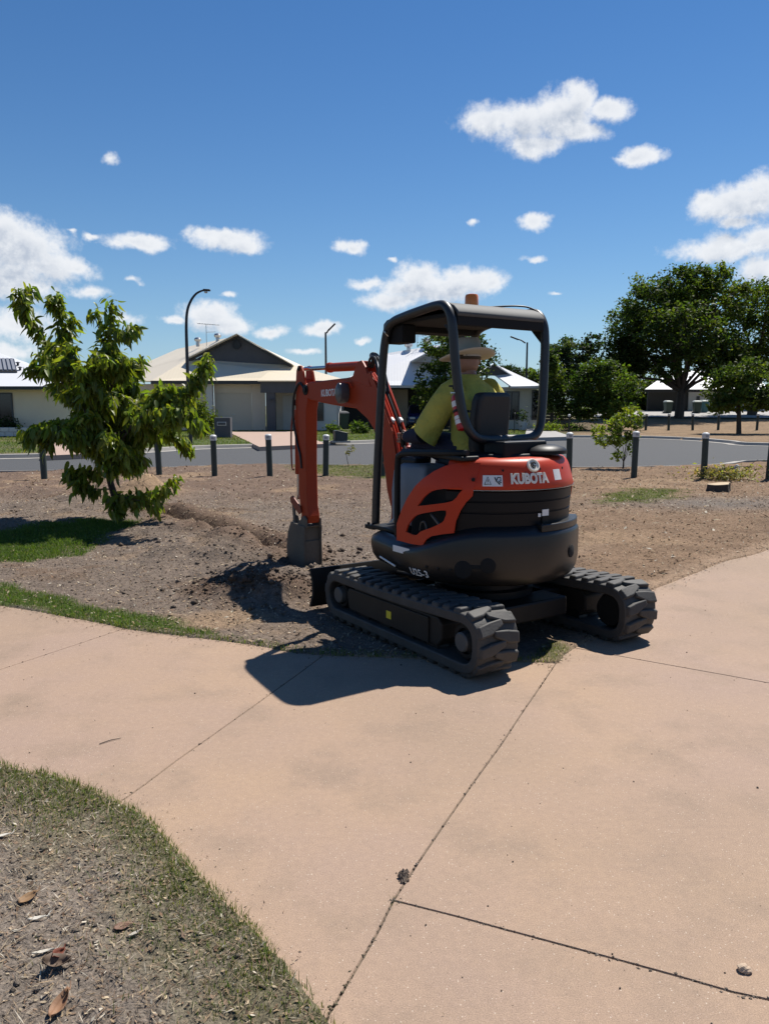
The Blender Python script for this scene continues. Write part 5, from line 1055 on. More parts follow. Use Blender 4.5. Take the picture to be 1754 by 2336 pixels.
a_, zz = -.775, 1.196
def disc_on(s0, z0, R, r, n=28):
    c = surf(s0, z0, R); nn = Vector((c.x, c.y, .30)).normalized(); return c, nn
c, nn = disc_on(-.775, 1.183, .546, .04); mb = MB(); mb.lathe([(.044, -.01), (.044, .006), (.040, .010), (.034, .010), (.033, .005), (.002, .005)], c, 28, nn); em = B(mb, 'emblem', M_silv, hd)
tx = nn.cross(Vector((0, 0, 1))).normalized() * -1; ty = nn.cross(tx) * -1; ty = ty if ty.z > 0 else -ty
mb = MB(); arc = [(.018 * math.cos(t), .018 * math.sin(t)) for t in np.linspace(.4, 5.0, 14)]; mb.tube([c + tx * x + ty * y + nn * .008 for x, y in arc], .0045, 6); mb.tube([c + tx * x + ty * y + nn * .008 for x, y in ((-.006, .012), (-.004, -.004), (.014, -.008))], .004, 6); B(mb, 'emblem_sign', M_ink, em)
# model lettering low on the left side (the belly tapers in there)
def belly(s, z):
    d = float(np.interp(z, [.405, .412, .428, .455, .50, .56], [.30, .17, .085, .036, .010, 0])); p = surf(s, z, RS); k = 1 - d / RS; return Vector((p.x * k, p.y * k, z))
v, f = text_geo('U25-3', .088, .001); mb = solid_text(v, f, lambda x, y, h: belly(-.075 - x * .80, .482 + y * .78) + Vector((0, .004 + h, -.002)), .003); B(mb, 'lettering', M_wht, sk, smooth=0)
mb = pr(lambda x, y, h: belly(.33 - x, .500 + y) + Vector((0, .005, 0)), [(-.03, .02), (.13, -.02)], .006); B(mb, 'stripe', M_wht, sk)

# --- floor, console, guard, seat
mb = MB(); mb.box((.46, 0, .665), (.56, .92, .03)); B(mb, 'floor', M_blk, smooth=0, bevel=.008)
mb = MB(); mb.box((.14, -.1, .86), (.5, .75, .36)); B(mb, 'seat_mount', M_nav, smooth=0, bevel=.03)
mb = MB(); mb.loft([[(.56, .40, .72), (.16, .44, .72), (.16, .22, .72), (.56, .2, .72)], [(.555, .41, .95), (.13, .44, .95), (.13, .22, .95), (.555, .2, .95)], [(.54, .40, 1.10), (.12, .43, 1.12), (.12, .22, 1.12), (.54, .2, 1.10)], [(.46, .37, 1.15), (.13, .41, 1.16), (.13, .24, 1.16), (.46, .23, 1.15)]]); B(mb, 'side_console', M_con, smooth=50, bevel=.025, seg=3)
mb = MB(); mb.tube(catmull([(.335, .50, .62), (.335, .50, .9), (.33, .50, 1.17), (.30, .50, 1.215), (.20, .50, 1.235), (-.2, .48, 1.255), (-.34, .44, 1.258)], 5), .022, 10); B(mb, 'side_guard', M_blk)
mb = MB(); mb.box((-.02, .42, 1.235), (.66, .14, .03), Matrix.Rotation(-.03, 3, 'Y')); B(mb, 'guard_shelf', M_blk, smooth=0, bevel=.01)
mb = MB(); mb.box((.10, -.01, 1.14), (.42, .40, .12)); st_ = B(mb, 'seat_cushion', M_vin, bevel=.04, seg=3)
mb = MB(); mb.loft([[(x0, .07 - .145 * w, z), (x0 + .10, .07 - .145 * w, z), (x0 + .10, .07 + .145 * w, z), (x0, .07 + .145 * w, z)] for z, w, x0 in ((1.20, .80, -.14), (1.28, .98, -.15), (1.45, 1.02, -.16), (1.58, .98, -.18), (1.635, .86, -.19))]); B(mb, 'seat_back', M_vin, smooth=50, bevel=.03, seg=3)
mb = MB(); mb.box((-.30, .01, 1.27), (.20, .37, .11)); B(mb, 'canopy_mount', M_nav, smooth=0, bevel=.012)
mb = MB(); mb.box((.72, -.05, .82), (.05, .5, .30)); B(mb, 'front_console', M_nav, smooth=0, bevel=.02)
for s, nm in ((1, 'l'), (-1, 'r')):
    mb = MB(); mb.box((.42, s * .30, 1.14), (.22, .12, .10)); B(mb, 'armrest', M_nav, smooth=0, bevel=.02)
    mb = MB(); mb.cyl((.50, s * .28, 1.15), (.60, s * .27, 1.27), .012, 10); lv = B(mb, 'control_lever', M_blk); mb = MB(); mb.lathe([(.014, -.04), (.021, -.01), (.022, .03), (.018, .06), (.008, .07)], (.60, s * .27, 1.29), 12); B(mb, 'knob', M_blk, lv)
    mb = MB(); mb.cyl((.72, s * .08, .9), (.64, s * .08, 1.18), .011, 8); mb.lathe([(.016, -.03), (.018, .03), (.006, .04)], (.64, s * .08, 1.2), 10); B(mb, 'travel_lever', M_blk)
mb = MB(); mb.box((.665, .17, 1.19), (.03, .05, .13)); B(mb, 'lever_grip', mat('pink_red_plastic', (.60, .12, .09), .4), bevel=.012)

# --- canopy
half = [(.77, .40, .64), (.745, .40, 1.05), (.69, .40, 1.64), (.655, .40, 1.93), (.61, .40, 2.07), (.54, .40, 2.125), (.40, .40, 2.15), (.20, .40, 2.172), (.02, .40, 2.185), (-.06, .40, 2.165), (-.11, .40, 2.10), (-.13, .398, 2.0), (-.14, .39, 1.85), (-.155, .37, 1.65), (-.172, .345, 1.50), (-.19, .31, 1.40), (-.20, .25, 1.345), (-.205, .15, 1.33), (-.205, 0, 1.33)]
loop = [Vector(p) for p in half] + [Vector((p[0], -p[1], p[2])) for p in half[::-1][1:]]
mb = MB(); mb.tube(catmull(loop, 5), .030, 14); B(mb, 'canopy_frame', M_tube)
for s in (-1, 1):
    mb = MB(); mb.box((.775, s * .40, .655), (.12, .11, .03)); mb.cyl((.80, s * .44, .66), (.80, s * .44, .69), .012, 8); mb.cyl((.74, s * .44, .66), (.74, s * .44, .69), .012, 8); B(mb, 'post_foot', M_blk, smooth=0, bevel=.006)
up_ = [(.705, 2.085), (.70, 2.125), (.66, 2.150), (.50, 2.175), (.25, 2.200), (.05, 2.208), (-.04, 2.198), (-.10, 2.176), (-.14, 2.142), (-.148, 2.126)]
lo_ = [(x - .010 if x > .5 else x + .008, z - .022) for x, z in up_]
mb = MB(); mb.prism(up_ + lo_[::-1], -.375, .375); rf_ = B(mb, 'canopy_roof', M_roof, smooth=40, bevel=.01)
mb = MB(); mb.box((.27, 0, 2.125), (.76, .72, .03)); mb.box((-.125, 0, 2.085), (.03, .75, .075)); mb.box((.60, 0, 2.10), (.06, .74, .06)); B(mb, 'roof_lining', M_matt, smooth=0, bevel=.008)
for s in (-1, 1): mb = MB(); mb.prism([(-.135, 1.95), (-.135, 2.06), (-.02, 2.06)], s * .375, s * .40 - s * .012); B(mb, 'gusset', M_blk, smooth=0)
mb = MB(); mb.box((.57, .31, 2.045), (.20, .12, .125)); B(mb, 'speaker_box', M_matt, smooth=0, bevel=.01)
mb = MB(); mb.tube(catmull([(.60, .40, 2.07), (.58, .442, 2.06), (.57, .42, 2.03)], 4), .006, 6); B(mb, 'hook', M_stl)
mb = MB(); mb.tube([(-.16, .372, 1.632), (-.15, .40, 1.63), (-.15, .425, 1.63)], .007, 6); B(mb, 'strap_bolt', M_stl)
mb = MB(); mb.lathe([(.050, 0), (.050, .018), (.045, .022)], (.175, .0, 2.200), 22); bc = B(mb, 'beacon', M_blk); mb = MB(); mb.lathe([(.046, .022), (.047, .03), (.045, .085), (.040, .098), (.02, .103)], (.175, 0, 2.200), 24); B(mb, 'beacon_lens', M_amb, bc)
mb = MB(); mb.tube(catmull([(.10, -.1, 2.215), (0, -.25, 2.222), (-.03, -.36, 2.21), (-.09, -.41, 2.15), (-.125, -.425, 2.05)], 5), .006, 6); B(mb, 'beacon_cable', M_hose)

# --- boom, arm, bucket
mb = MB(); mb.prism([(.62, .50), (.62, .72), (.80, .80), (1.02, .78), (1.04, .60), (.95, .50)], -.09, .09); B(mb, 'swing_bracket', M_ord, smooth=0, bevel=.012)
BP = [(.90, .62), (1.02, .62), (1.13, .88), (1.19, 1.18), (1.29, 1.33), (1.42, 1.44), (1.60, 1.525), (2.0, 1.555), (2.42, 1.60), (2.53, 1.65), (2.54, 1.73), (2.44, 1.765), (1.75, 1.785), (1.58, 1.80), (1.45, 1.80), (1.33, 1.70), (1.08, 1.31), (.99, 1.0), (.89, .75)]
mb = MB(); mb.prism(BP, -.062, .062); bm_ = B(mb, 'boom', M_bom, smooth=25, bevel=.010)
mb = MB()
for s in (-1, 1): mb.prism([(1.36, 1.70), (1.72, 1.77), (1.64, 1.80), (1.57, 1.91), (1.50, 1.92), (1.44, 1.86)], s * .045, s * .066)
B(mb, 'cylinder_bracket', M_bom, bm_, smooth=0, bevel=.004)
for s in (-1, 1): mb = MB(); mb.lathe([(.05, -.008), (.05, .006), (.028, .008), (.028, .018), (.01, .02)], (2.50, s * .064, 1.695), 18, Vector((0, s, 0))); B(mb, 'pin', M_blk, bm_)
v, f = text_geo('KUBOTA', .084, .002); mb = solid_text(v, f, lambda x, y, h: Vector((2.06 - x * .82, .0625 + h, 1.660 + y + x * .02)), .002); B(mb, 'lettering', M_wht, bm_, smooth=0)
mb = MB(); mb.lathe([(.020, 0), (.055, .005), (.062, .05), (.060, .085), (.045, .10), (.01, .105)], (1.735, .064, 1.655), 18, Vector((0, 1, 0))); mb.v = [(1.735 + (x - 1.735) * .8, y, 1.655 + (z - 1.655) * 1.45) for x, y, z in mb.v]; B(mb, 'work_light', mat('lamp_glass', (.10, .10, .10), .25), bm_)
mb = MB(); mb.tube(catmull([(1.64, .075, 1.70), (1.66, .09, 1.74), (1.78, .09, 1.745), (1.83, .075, 1.70)], 4), .006, 6); B(mb, 'light_guard', M_or, bm_)
AC0, AC1 = Vector((1.52, 0, 1.88)), Vector((2.63, 0, 1.895)); dd = (AC1 - AC0).normalized()
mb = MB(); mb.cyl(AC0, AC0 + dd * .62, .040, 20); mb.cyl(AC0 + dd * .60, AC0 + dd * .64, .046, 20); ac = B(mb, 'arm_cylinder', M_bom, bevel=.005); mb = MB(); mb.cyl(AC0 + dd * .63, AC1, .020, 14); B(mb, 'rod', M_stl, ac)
for s in (-.5, 0, .6): mb = MB(); mb.tube(catmull([(1.46, .04 * s, 1.86), (1.42, .05 * s, 1.93), (1.35, .05 * s, 1.93), (1.29, .06 * s, 1.80), (1.24, .06 * s, 1.66)], 5), .011, 8); B(mb, 'hose', M_hose, bm_)
# pipes and clamps running down the back of the boom
back = [(1.42, 1.80), (1.30, 1.68), (1.06, 1.31), (.97, 1.0), (.92, .82)]
def boff(d): return [(x - d * .8, z + d * .55) for x, z in back]
for y, d, r, m in ((-.052, .030, .012, M_or), (-.022, .026, .011, M_hose), (.012, .026, .011, M_or), (.044, .030, .012, M_or)): mb = MB(); mb.tube(catmull([(x, y, z) for x, z in boff(d)], 5), r, 8); B(mb, 'pipe', m, bm_)
for y in (-.05, .03): mb = MB(); mb.box((1.10, y, 1.43), (.045, .03, .05), Matrix.Rotation(.95, 3, 'Y')); B(mb, 'pipe_clamp', M_wht, bm_, smooth=0, bevel=.008)
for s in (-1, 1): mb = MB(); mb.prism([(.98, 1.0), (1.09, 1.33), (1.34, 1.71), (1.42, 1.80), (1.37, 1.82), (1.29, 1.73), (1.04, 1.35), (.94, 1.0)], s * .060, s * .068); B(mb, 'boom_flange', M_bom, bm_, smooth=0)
mb = MB(); mb.cyl((.98, 0, .70), (1.21, 0, 1.10), .038, 16); bcy = B(mb, 'boom_cylinder', M_ord); mb = MB(); mb.cyl((1.20, 0, 1.08), (1.42, 0, 1.42), .020, 12); B(mb, 'rod', M_blk, bcy)
AP = [(2.56, 1.77), (2.575, 1.80), (2.70, 1.78), (2.725, 1.60), (2.70, 1.05), (2.665, .62), (2.625, .46), (2.56, .415), (2.49, .43), (2.475, .50), (2.505, .60), (2.515, 1.0), (2.50, 1.50), (2.46, 1.62), (2.47, 1.72)]
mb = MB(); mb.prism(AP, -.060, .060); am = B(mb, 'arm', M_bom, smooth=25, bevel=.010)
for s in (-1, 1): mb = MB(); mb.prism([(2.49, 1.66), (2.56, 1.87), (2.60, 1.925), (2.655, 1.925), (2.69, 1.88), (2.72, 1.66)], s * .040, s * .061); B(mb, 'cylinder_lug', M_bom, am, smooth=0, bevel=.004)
for s in (-1, 1): mb = MB(); mb.lathe([(.022, -.006), (.024, .008), (.012, .016)], (2.63, s * .06, 1.895), 14, Vector((0, s, 0))); B(mb, 'pin', M_blk, am)
mb = MB(); mb.cyl((2.775, 0, 1.50), (2.79, 0, .88), .036, 16); mb.box((2.75, 0, 1.46), (.10, .07, .10)); bk = B(mb, 'bucket_cylinder', M_bom, bevel=.004); mb = MB(); mb.cyl((2.79, 0, .89), (2.80, 0, .63), .018, 12); B(mb, 'rod', M_stl, bk)
mb = MB(); mb.tube(catmull([(2.52, .066, 1.70), (2.60, .075, 1.76), (2.70, .08, 1.66), (2.735, .08, 1.45), (2.68, .07, 1.20), (2.62, .068, 1.08), (2.60, .066, .95)], 5), .011, 8); B(mb, 'hose', M_hose, am)
mb = MB(); mb.tube(catmull([(2.80, .05, 1.46), (2.83, .055, 1.3), (2.83, .055, .98), (2.80, .05, .92)], 4), .009, 8); B(mb, 'pipe', M_ord, bk)
mb = MB(); mb.box((2.84, .0, 1.58), (.03, .05, .06)); B(mb, 'pipe_block', M_blk, am, smooth=0, bevel=.006)
for s in (-1, 1):
    mb = MB(); mb.prism([(2.78, .67), (2.83, .65), (2.82, .60), (2.645, .50), (2.60, .53), (2.62, .58)], s * .066, s * .082); B(mb, 'link', M_ord, am, smooth=0, bevel=.004)
    mb = MB(); mb.prism([(2.785, .66), (2.835, .64), (2.80, .38), (2.745, .36)], s * .050, s * .064); B(mb, 'link', M_dirty, am, smooth=0, bevel=.004)
BK = [(2.50, .40), (2.56, .47), (2.70, .46), (2.79, .41), (2.86, .30), (2.895, .14), (2.87, -.02), (2.79, -.10), (2.66, -.13), (2.50, -.11), (2.44, -.09), (2.455, .0), (2.47, .2)]
mb = MB()
for s in (-1, 1): mb.prism([(2.50, .40), (2.79, .41), (2.86, .30), (2.895, .14), (2.87, -.02), (2.79, -.10), (2.54, -.11), (2.50, .05), (2.51, .24)], s * .085, s * .098)
shell = [(2.50, .40), (2.79, .41), (2.86, .30), (2.895, .14), (2.87, -.02), (2.79, -.10), (2.64, -.125), (2.51, -.11)]; inn = [(x + (2.67 - x) * .07, z + (.15 - z) * .07) for x, z in shell]
mb.prism(shell + inn[::-1], -.09, .09); mb.box((2.555, 0, .31), (.03, .18, .16)); mb.box((2.54, 0, .12), (.025, .18, .26)); bu = B(mb, 'bucket', M_dirty, smooth=30, bevel=.005)
mb = MB()
for s in (-1, 1): mb.prism([(2.49, .38), (2.49, .47), (2.54, .50), (2.60, .46), (2.68, .40)], s * .066, s * .085); mb.prism([(2.72, .40), (2.75, .47), (2.80, .475), (2.86, .34)], s * .03, s * .048)
B(mb, 'bucket_ear', M_dirty, bu, smooth=0, bevel=.004)
for k in range(3): mb = MB(); mb.loft([[(2.50, -.06 + .06 * k - .025, -.13), (2.50, -.06 + .06 * k + .025, -.13), (2.50, -.06 + .06 * k + .025, -.10), (2.50, -.06 + .06 * k - .025, -.10)], [(2.38, -.06 + .06 * k - .012, -.12), (2.38, -.06 + .06 * k + .012, -.12), (2.38, -.06 + .06 * k + .012, -.112), (2.38, -.06 + .06 * k - .012, -.112)]]); B(mb, 'tooth', M_dirty, bu, smooth=0)

# --- loose things in the cab
wx, wy = loc2w(-.155, .325); fe = thing('fire_extinguisher', 'red fire extinguisher with white labels strapped to the rear canopy post', 'fire extinguisher', (wx, wy, 1.40), PHI)
ax = Vector((.08, -.0, .24)).normalized(); mred = mat('extinguisher_red', (.42, .018, .02), .3); 
mb = MB(); mb.lathe([(.015, -.01), (.038, 0), (.042, .02), (.042, .20), (.036, .222), (.018, .238), (.014, .25)], (0, 0, 0), 20, ax); bd = mb.build('cylinder', mred, fe)
for z0, z1 in ((.035, .062), (.066, .088), (.15, .186)): mb = MB(); mb.lathe([(.0426, z0), (.0434, z0 + .001), (.0434, z1), (.0426, z1 + .001)], (0, 0, 0), 20, ax); mb.build('label', M_wht, bd)
mb = MB(); mb.lathe([(.013, .25), (.013, .27), (.02, .272), (.02, .285)], (0, 0, 0), 10, ax); mb.box(ax * .29 + Vector((.02, 0, 0)), (.07, .015, .012)); mb.build('valve', M_blk, fe, smooth=0)
mb = MB(); mb.lathe([(.0445, .112), (.0455, .114), (.0455, .128), (.0445, .13)], (0, 0, 0), 20, ax); mb.box(ax * .12 + Vector((-.05, -.02, 0)), (.05, .02, .014)); mb.build('strap', M_blk, fe)
wx, wy = loc2w(.50, .33); mb = MB(); rr = np.random.default_rng(3); V = []
for i in range(7):
    for j in range(7): V.append((-.09 + .03 * i + rr.normal() * .008, -.07 + .023 * j + rr.normal() * .008, .02 + abs(rr.normal()) * .045 + .05 * math.exp(-((i - 3) ** 2 + (j - 3) ** 2) / 6)))
mb.add(V, [(i * 7 + j, i * 7 + j + 1, i * 7 + 8 + j, i * 7 + 7 + j) for i in range(6) for j in range(6)]); o = mb.build('rag', mat('rag_cloth', (.70, .70, .68), .9), None, smooth=80, solid=.004); o.location = (wx, wy, .675); o.rotation_euler = (0, 0, PHI); tag(o, 'crumpled white rag on the digger floor behind the front post', 'rag')

# ------------------------------------------------------------------ operator, seated and reaching for the levers
per = thing('person', 'operator in yellow work shirt and wide white hat seated in the digger cab', 'person', (OX, OY, 0), PHI)
M_skin = mat('skin', (.33, .17, .11), .5, noise=(30, (.28, .14, .09), 2)); M_hiv = mat('yellow_cloth', (.50, .43, .075), .85, noise=(7, (.42, .36, .065), 2), bump=(14, .9, .03)); M_navy = mat('navy_cloth', (.012, .014, .035), .9, bump=(12, .4, .015)); M_hat = mat('hat_cloth', (.46, .43, .37), .9, bump=(40, .2, .003)); M_hair = mat('hair', (.05, .035, .025), .8); M_eye = mat('eye_white', (.6, .6, .58), .3); M_band = mat('hat_band', (.16, .15, .13), .8)
J = {'pel': (.10, 0, 1.26, .12), 'bel': (.09, 0, 1.38, .125), 'che': (.12, 0, 1.54, .13), 'nb': (.17, 0, 1.685, .075), 'nk': (.195, 0, 1.755, .055), 'hb': (.215, 0, 1.80, .062), 'hd': (.225, 0, 1.865, .080), 'ht': (.22, 0, 1.925, .060),
     'lc': (.16, .10, 1.655, .07), 'ls': (.165, .185, 1.625, .066), 'lm': (.25, .245, 1.49, .052), 'le': (.335, .285, 1.36, .046), 'lf': (.46, .285, 1.335, .040), 'lw': (.555, .275, 1.325, .028), 'lp': (.60, .27, 1.325, .030),
     'rc': (.16, -.10, 1.655, .07), 'rs': (.165, -.185, 1.625, .066), 'rm': (.25, -.245, 1.49, .052), 're': (.335, -.285, 1.36, .046), 'rf': (.46, -.285, 1.335, .040), 'rw': (.555, -.275, 1.325, .028), 'rp': (.60, -.27, 1.325, .030),
     'lh': (.14, .095, 1.25, .088), 'lk': (.54, .13, 1.25, .066), 'la': (.62, .13, .80, .045), 'lt': (.74, .13, .73, .038), 'rh': (.14, -.095, 1.25, .088), 'rk': (.54, -.13, 1.25, .066), 'ra': (.62, -.13, .80, .045), 'rt': (.74, -.13, .73, .038)}
ED = 'pel-bel bel-che che-nb nb-nk nk-hb hb-hd hd-ht che-lc lc-ls ls-lm lm-le le-lf lf-lw lw-lp che-rc rc-rs rs-rm rm-re re-rf rf-rw rw-rp pel-lh lh-lk lk-la la-lt pel-rh rh-rk rk-ra ra-rt'.split()
names = list(J); bmx = bmesh.new(); sk_ = bmx.verts.layers.skin.verify(); VV = []
for k in names:
    v = bmx.verts.new(J[k][:3]); v[sk_].radius = (J[k][3], J[k][3]); v[sk_].use_root = (k == 'pel'); VV.append(v)
for e in ED: a, b = e.split('-'); bmx.edges.new((VV[names.index(a)], VV[names.index(b)]))
me = bpy.data.meshes.new('t'); bmx.to_mesh(me); bmx.free(); to = bpy.data.objects.new('t', me); COL.objects.link(to)
to.modifiers.new('s', 'SKIN').use_smooth_shade = True; s_ = to.modifiers.new('u', 'SUBSURF'); s_.levels = 2
bpy.context.view_layer.update(); bme = bpy.data.meshes.new_from_object(to.evaluated_get(bpy.context.evaluated_depsgraph_get())); bpy.data.objects.remove(to)
mb = MB(); mb.add([tuple(v.co) for v in bme.vertices], [tuple(p.vertices) for p in bme.polygons]); bpy.data.meshes.remove(bme)
for sg in (1, -1):                                   # fingers closed round the lever knob, thumb from the palm side
    px, py, pz = .605, sg * .272, 1.318
    for k in range(4):
        z = pz + .027 - .018 * k; l = (.9, 1.0, .95, .75)[k]
        mb.tube([(px - .01, py + sg * .018, z), (px + .018, py + sg * .026, z), (px + .036 * l, py + sg * .012, z - .002), (px + .038 * l, py - sg * .012, z - .003), (px + .022 * l, py - sg * .022, z - .003)], [.0105, .0095, .0088, .008, .006], 8)
    mb.tube([(px - .018, py - sg * .006, pz + .012), (px - .006, py - sg * .026, pz + .034), (px + .012, py - sg * .026, pz + .046), (px + .024, py - sg * .018, pz + .05)], [.013, .0115, .0095, .007], 8)
# face: nose, ears, chin, lips
mb.lathe([(.075, -.075), (.094, -.03), (.096, .02), (.088, .06), (.06, .085), (.01, .092)], (.232, 0, 1.855), 18); mb.tube([(.322, 0, 1.872), (.338, 0, 1.85), (.345, 0, 1.832), (.328, 0, 1.822)], [.008, .010, .014, .006], 8); mb.tube([(.28, 0, 1.785), (.305, 0, 1.778), (.29, 0, 1.77)], [.02, .022, .01], 8); mb.tube([(.322, -.022, 1.802), (.331, 0, 1.804), (.322, .022, 1.802)], [.004, .007, .004], 6)
for s in (1, -1): mb.tube([(.222, s * .098, 1.835), (.215, s * .106, 1.85), (.21, s * .108, 1.872), (.226, s * .100, 1.88)], [.008, .013, .013, .006], 8)
mb.build('body', M_skin, per, smooth=80)
for s in (1, -1): mb = MB(); mb.lathe([(.002, -.012), (.011, -.006), (.013, 0), (.011, .006), (.002, .012)], (.316, s * .034, 1.872), 10); mb.build('eye', M_eye, per)
mb = MB(); mb.lathe([(.090, -.005), (.1005, .005), (.101, .03), (.095, .06)], (.218, 0, 1.87), 18); mb.build('hair', M_hair, per)
def er(cx, cy, z, rx, ry, n=22, ph=0, wv=.0): return [(cx + rx * math.cos(2 * math.pi * k / n) * (1 + wv * math.sin(5 * 2 * math.pi * k / n + ph)), cy + ry * math.sin(2 * math.pi * k / n) * (1 + wv * math.sin(4 * 2 * math.pi * k / n + ph * 1.7)), z) for k in range(n)]
mb = MB(); mb.loft([er(.10, 0, 1.22, .155, .185, ph=1, wv=.03), er(.09, 0, 1.32, .158, .19, ph=2, wv=.03), er(.10, 0, 1.44, .152, .195, ph=3, wv=.02), er(.115, 0, 1.55, .145, .205, ph=1, wv=.015), er(.135, 0, 1.63, .128, .205), er(.155, 0, 1.68, .105, .155), er(.172, 0, 1.715, .085, .105), er(.185, 0, 1.745, .072, .074), er(.192, 0, 1.762, .066, .066)])
sh = mb.build('shirt', M_hiv, per, smooth=80)
def ring(c, d, r1, r2, n=16):
    d = Vector(d).normalized(); u = d.cross(Vector((0, 1, 0))).normalized(); w = d.cross(u); return [tuple(Vector(c) + u * math.cos(2 * math.pi * k / n) * r1 * (1 + .05 * math.sin(3 * 2 * math.pi * k / n)) + w * math.sin(2 * math.pi * k / n) * r2) for k in range(n)]
for s in (1, -1):
    A = lambda x, y, z: (x, s * y, z)
    d1 = A(.17, .10, -.265)
    mb = MB(); mb.loft([ring(A(.145, .13, 1.655), A(.02, .1, -.04), .10, .09), ring(A(.165, .19, 1.622), A(.06, .08, -.08), .098, .088), ring(A(.20, .232, 1.55), d1, .098, .082), ring(A(.245, .258, 1.47), d1, .105, .080), ring(A(.29, .278, 1.39), d1, .112, .080), ring(A(.315, .286, 1.335), d1, .108, .078), ring(A(.313, .286, 1.338), d1, .085, .06)]); mb.build('sleeve', M_hiv, sh, smooth=80)
    mb = MB(); mb.tube([A(.335, .285, 1.352), A(.40, .287, 1.342), A(.47, .285, 1.335), A(.535, .278, 1.327)], [.062, .058, .052, .042], 14); mb.build('cuff', M_navy, sh, smooth=80)
    mb = MB(); mb.tube(catmull([A(.10, .09, 1.24), A(.3, .115, 1.26), A(.50, .13, 1.265), A(.575, .13, 1.21), A(.60, .13, 1.05), A(.62, .13, .82)], 4), [.105] * 6 + [.092] * 5 + [.085] * 5 + [.072] * 5, 14); mb.build('trouser_leg', M_navy, per, smooth=80)
    mb = MB(); mb.loft([er(.66 + .04, s * .13, .69, .13, .05), er(.66 + .04, s * .13, .735, .125, .048), er(.63, s * .13, .78, .07, .045), er(.62, s * .13, .83, .055, .045)]); mb.build('boot', M_blk, per, smooth=60)
mb = MB(); n = 40; V = []
for r, dz in ((.092, 0.0), (.13, -.006), (.18, -.010), (.192, -.004), (.194, .002), (.18, -.004), (.13, .0), (.094, .006)):
    for k in range(n): a = 2 * math.pi * k / n; V.append((.215 + r * math.cos(a), r * math.sin(a), 1.892 + dz - .17 * r * math.cos(a) * (r > .12) + (.012 * (r - .09) / .11) * math.cos(2 * a + .5)))
mb.add(V, [(i * n + k, i * n + (k + 1) % n, ((i + 1) % 8) * n + (k + 1) % n, ((i + 1) % 8) * n + k) for i in range(8) for k in range(n)]); ht = mb.build('hat', M_hat, per, smooth=60)
mb = MB(); mb.loft([er(.215, 0, 1.885, .100, .098), er(.213, 0, 1.94, .098, .094), er(.210, 0, 1.99, .090, .084), er(.208, 0, 2.012, .074, .066), er(.208, 0, 2.010, .04, .03)]); mb.build('crown', M_hat, ht, smooth=50); mb = MB(); mb.loft([er(.215, 0, 1.897, .103, .101), er(.2145, 0, 1.918, .102, .0995)], False, False); mb.build('hat_band', M_band, ht, smooth=50)

# ------------------------------------------------------------------ stump, cut branches, ground litter
M_wood = mat('cut_wood', (.52, .40, .25), .8, noise=(18, (.42, .31, .19), 2))
sx_, sy_ = gp(1640, 1118); t = thing('tree_stump', 'freshly cut low tree stump with a pale top on the brown dirt', 'tree stump', (sx_, sy_, ground_z(sx_, sy_) - .03))
rr = [.19 * (1 + .12 * math.sin(3 * a) + .08 * math.sin(5 * a + 1)) for a in np.linspace(0, 2 * math.pi, 20, endpoint=False)]; cs = [(math.cos(a), math.sin(a)) for a in np.linspace(0, 2 * math.pi, 20, endpoint=False)]
mb = MB(); mb.loft([[(c * r * k, s * r * k, z + (.02 * c if z > .1 else 0)) for (c, s), r in zip(cs, rr)] for k, z in ((1.25, -.05), (1.08, .03), (1.0, .10), (.98, .17))]); mb.build('bark', M_bark, t); mb = MB(); mb.loft([[(c * r * k, s * r * k, z + .02 * c) for (c, s), r in zip(cs, rr)] for k, z in ((.97, .165), (.95, .178))]); mb.build('cut_face', M_wood, t, smooth=0)
bx, by = gp(1648, 1092); t = thing('branch_pile', 'heap of wilted cut branches with pale leaves beside a bollard', 'cut branches', (bx, by, ground_z(bx, by)))
mb = MB()
for k in range(26): a = random.uniform(0, 6.28); l = random.uniform(.3, .75); limb(mb, (random.uniform(-.3, .3), random.uniform(-.2, .2), random.uniform(.02, .12)), (l * math.cos(a), l * .6 * math.sin(a), random.uniform(.05, .30)), .010, .003, n=5, seg=3)
mb.build('twigs', M_bark, t); P = RNG.normal(size=(900, 3)) * np.array([.34, .22, .09]) + np.array([0, 0, .12]); P[:, 2] = np.abs(P[:, 2]); leaves(P, .085, 'wilted_leaves', LM['dry'], t, asp=.4)['kind'] = 'stuff'
mb = MB(); limb(mb, (.35, 0, .05), (.75, .05, .42), .012, .004, n=5); mb.build('twig', M_bark, t)
mb = MB(); mb.lathe([(.05, 0), (.07, .06), (.05, .14), (.02, .17)], (0, 0, 0), 9); x, y = gp(1679, 1082); o = tag(mb.build('marker', M_cap), 'small white rounded marker stone standing in the cut branches', 'marker'); o.location = (x, y, ground_z(x, y) + .06)

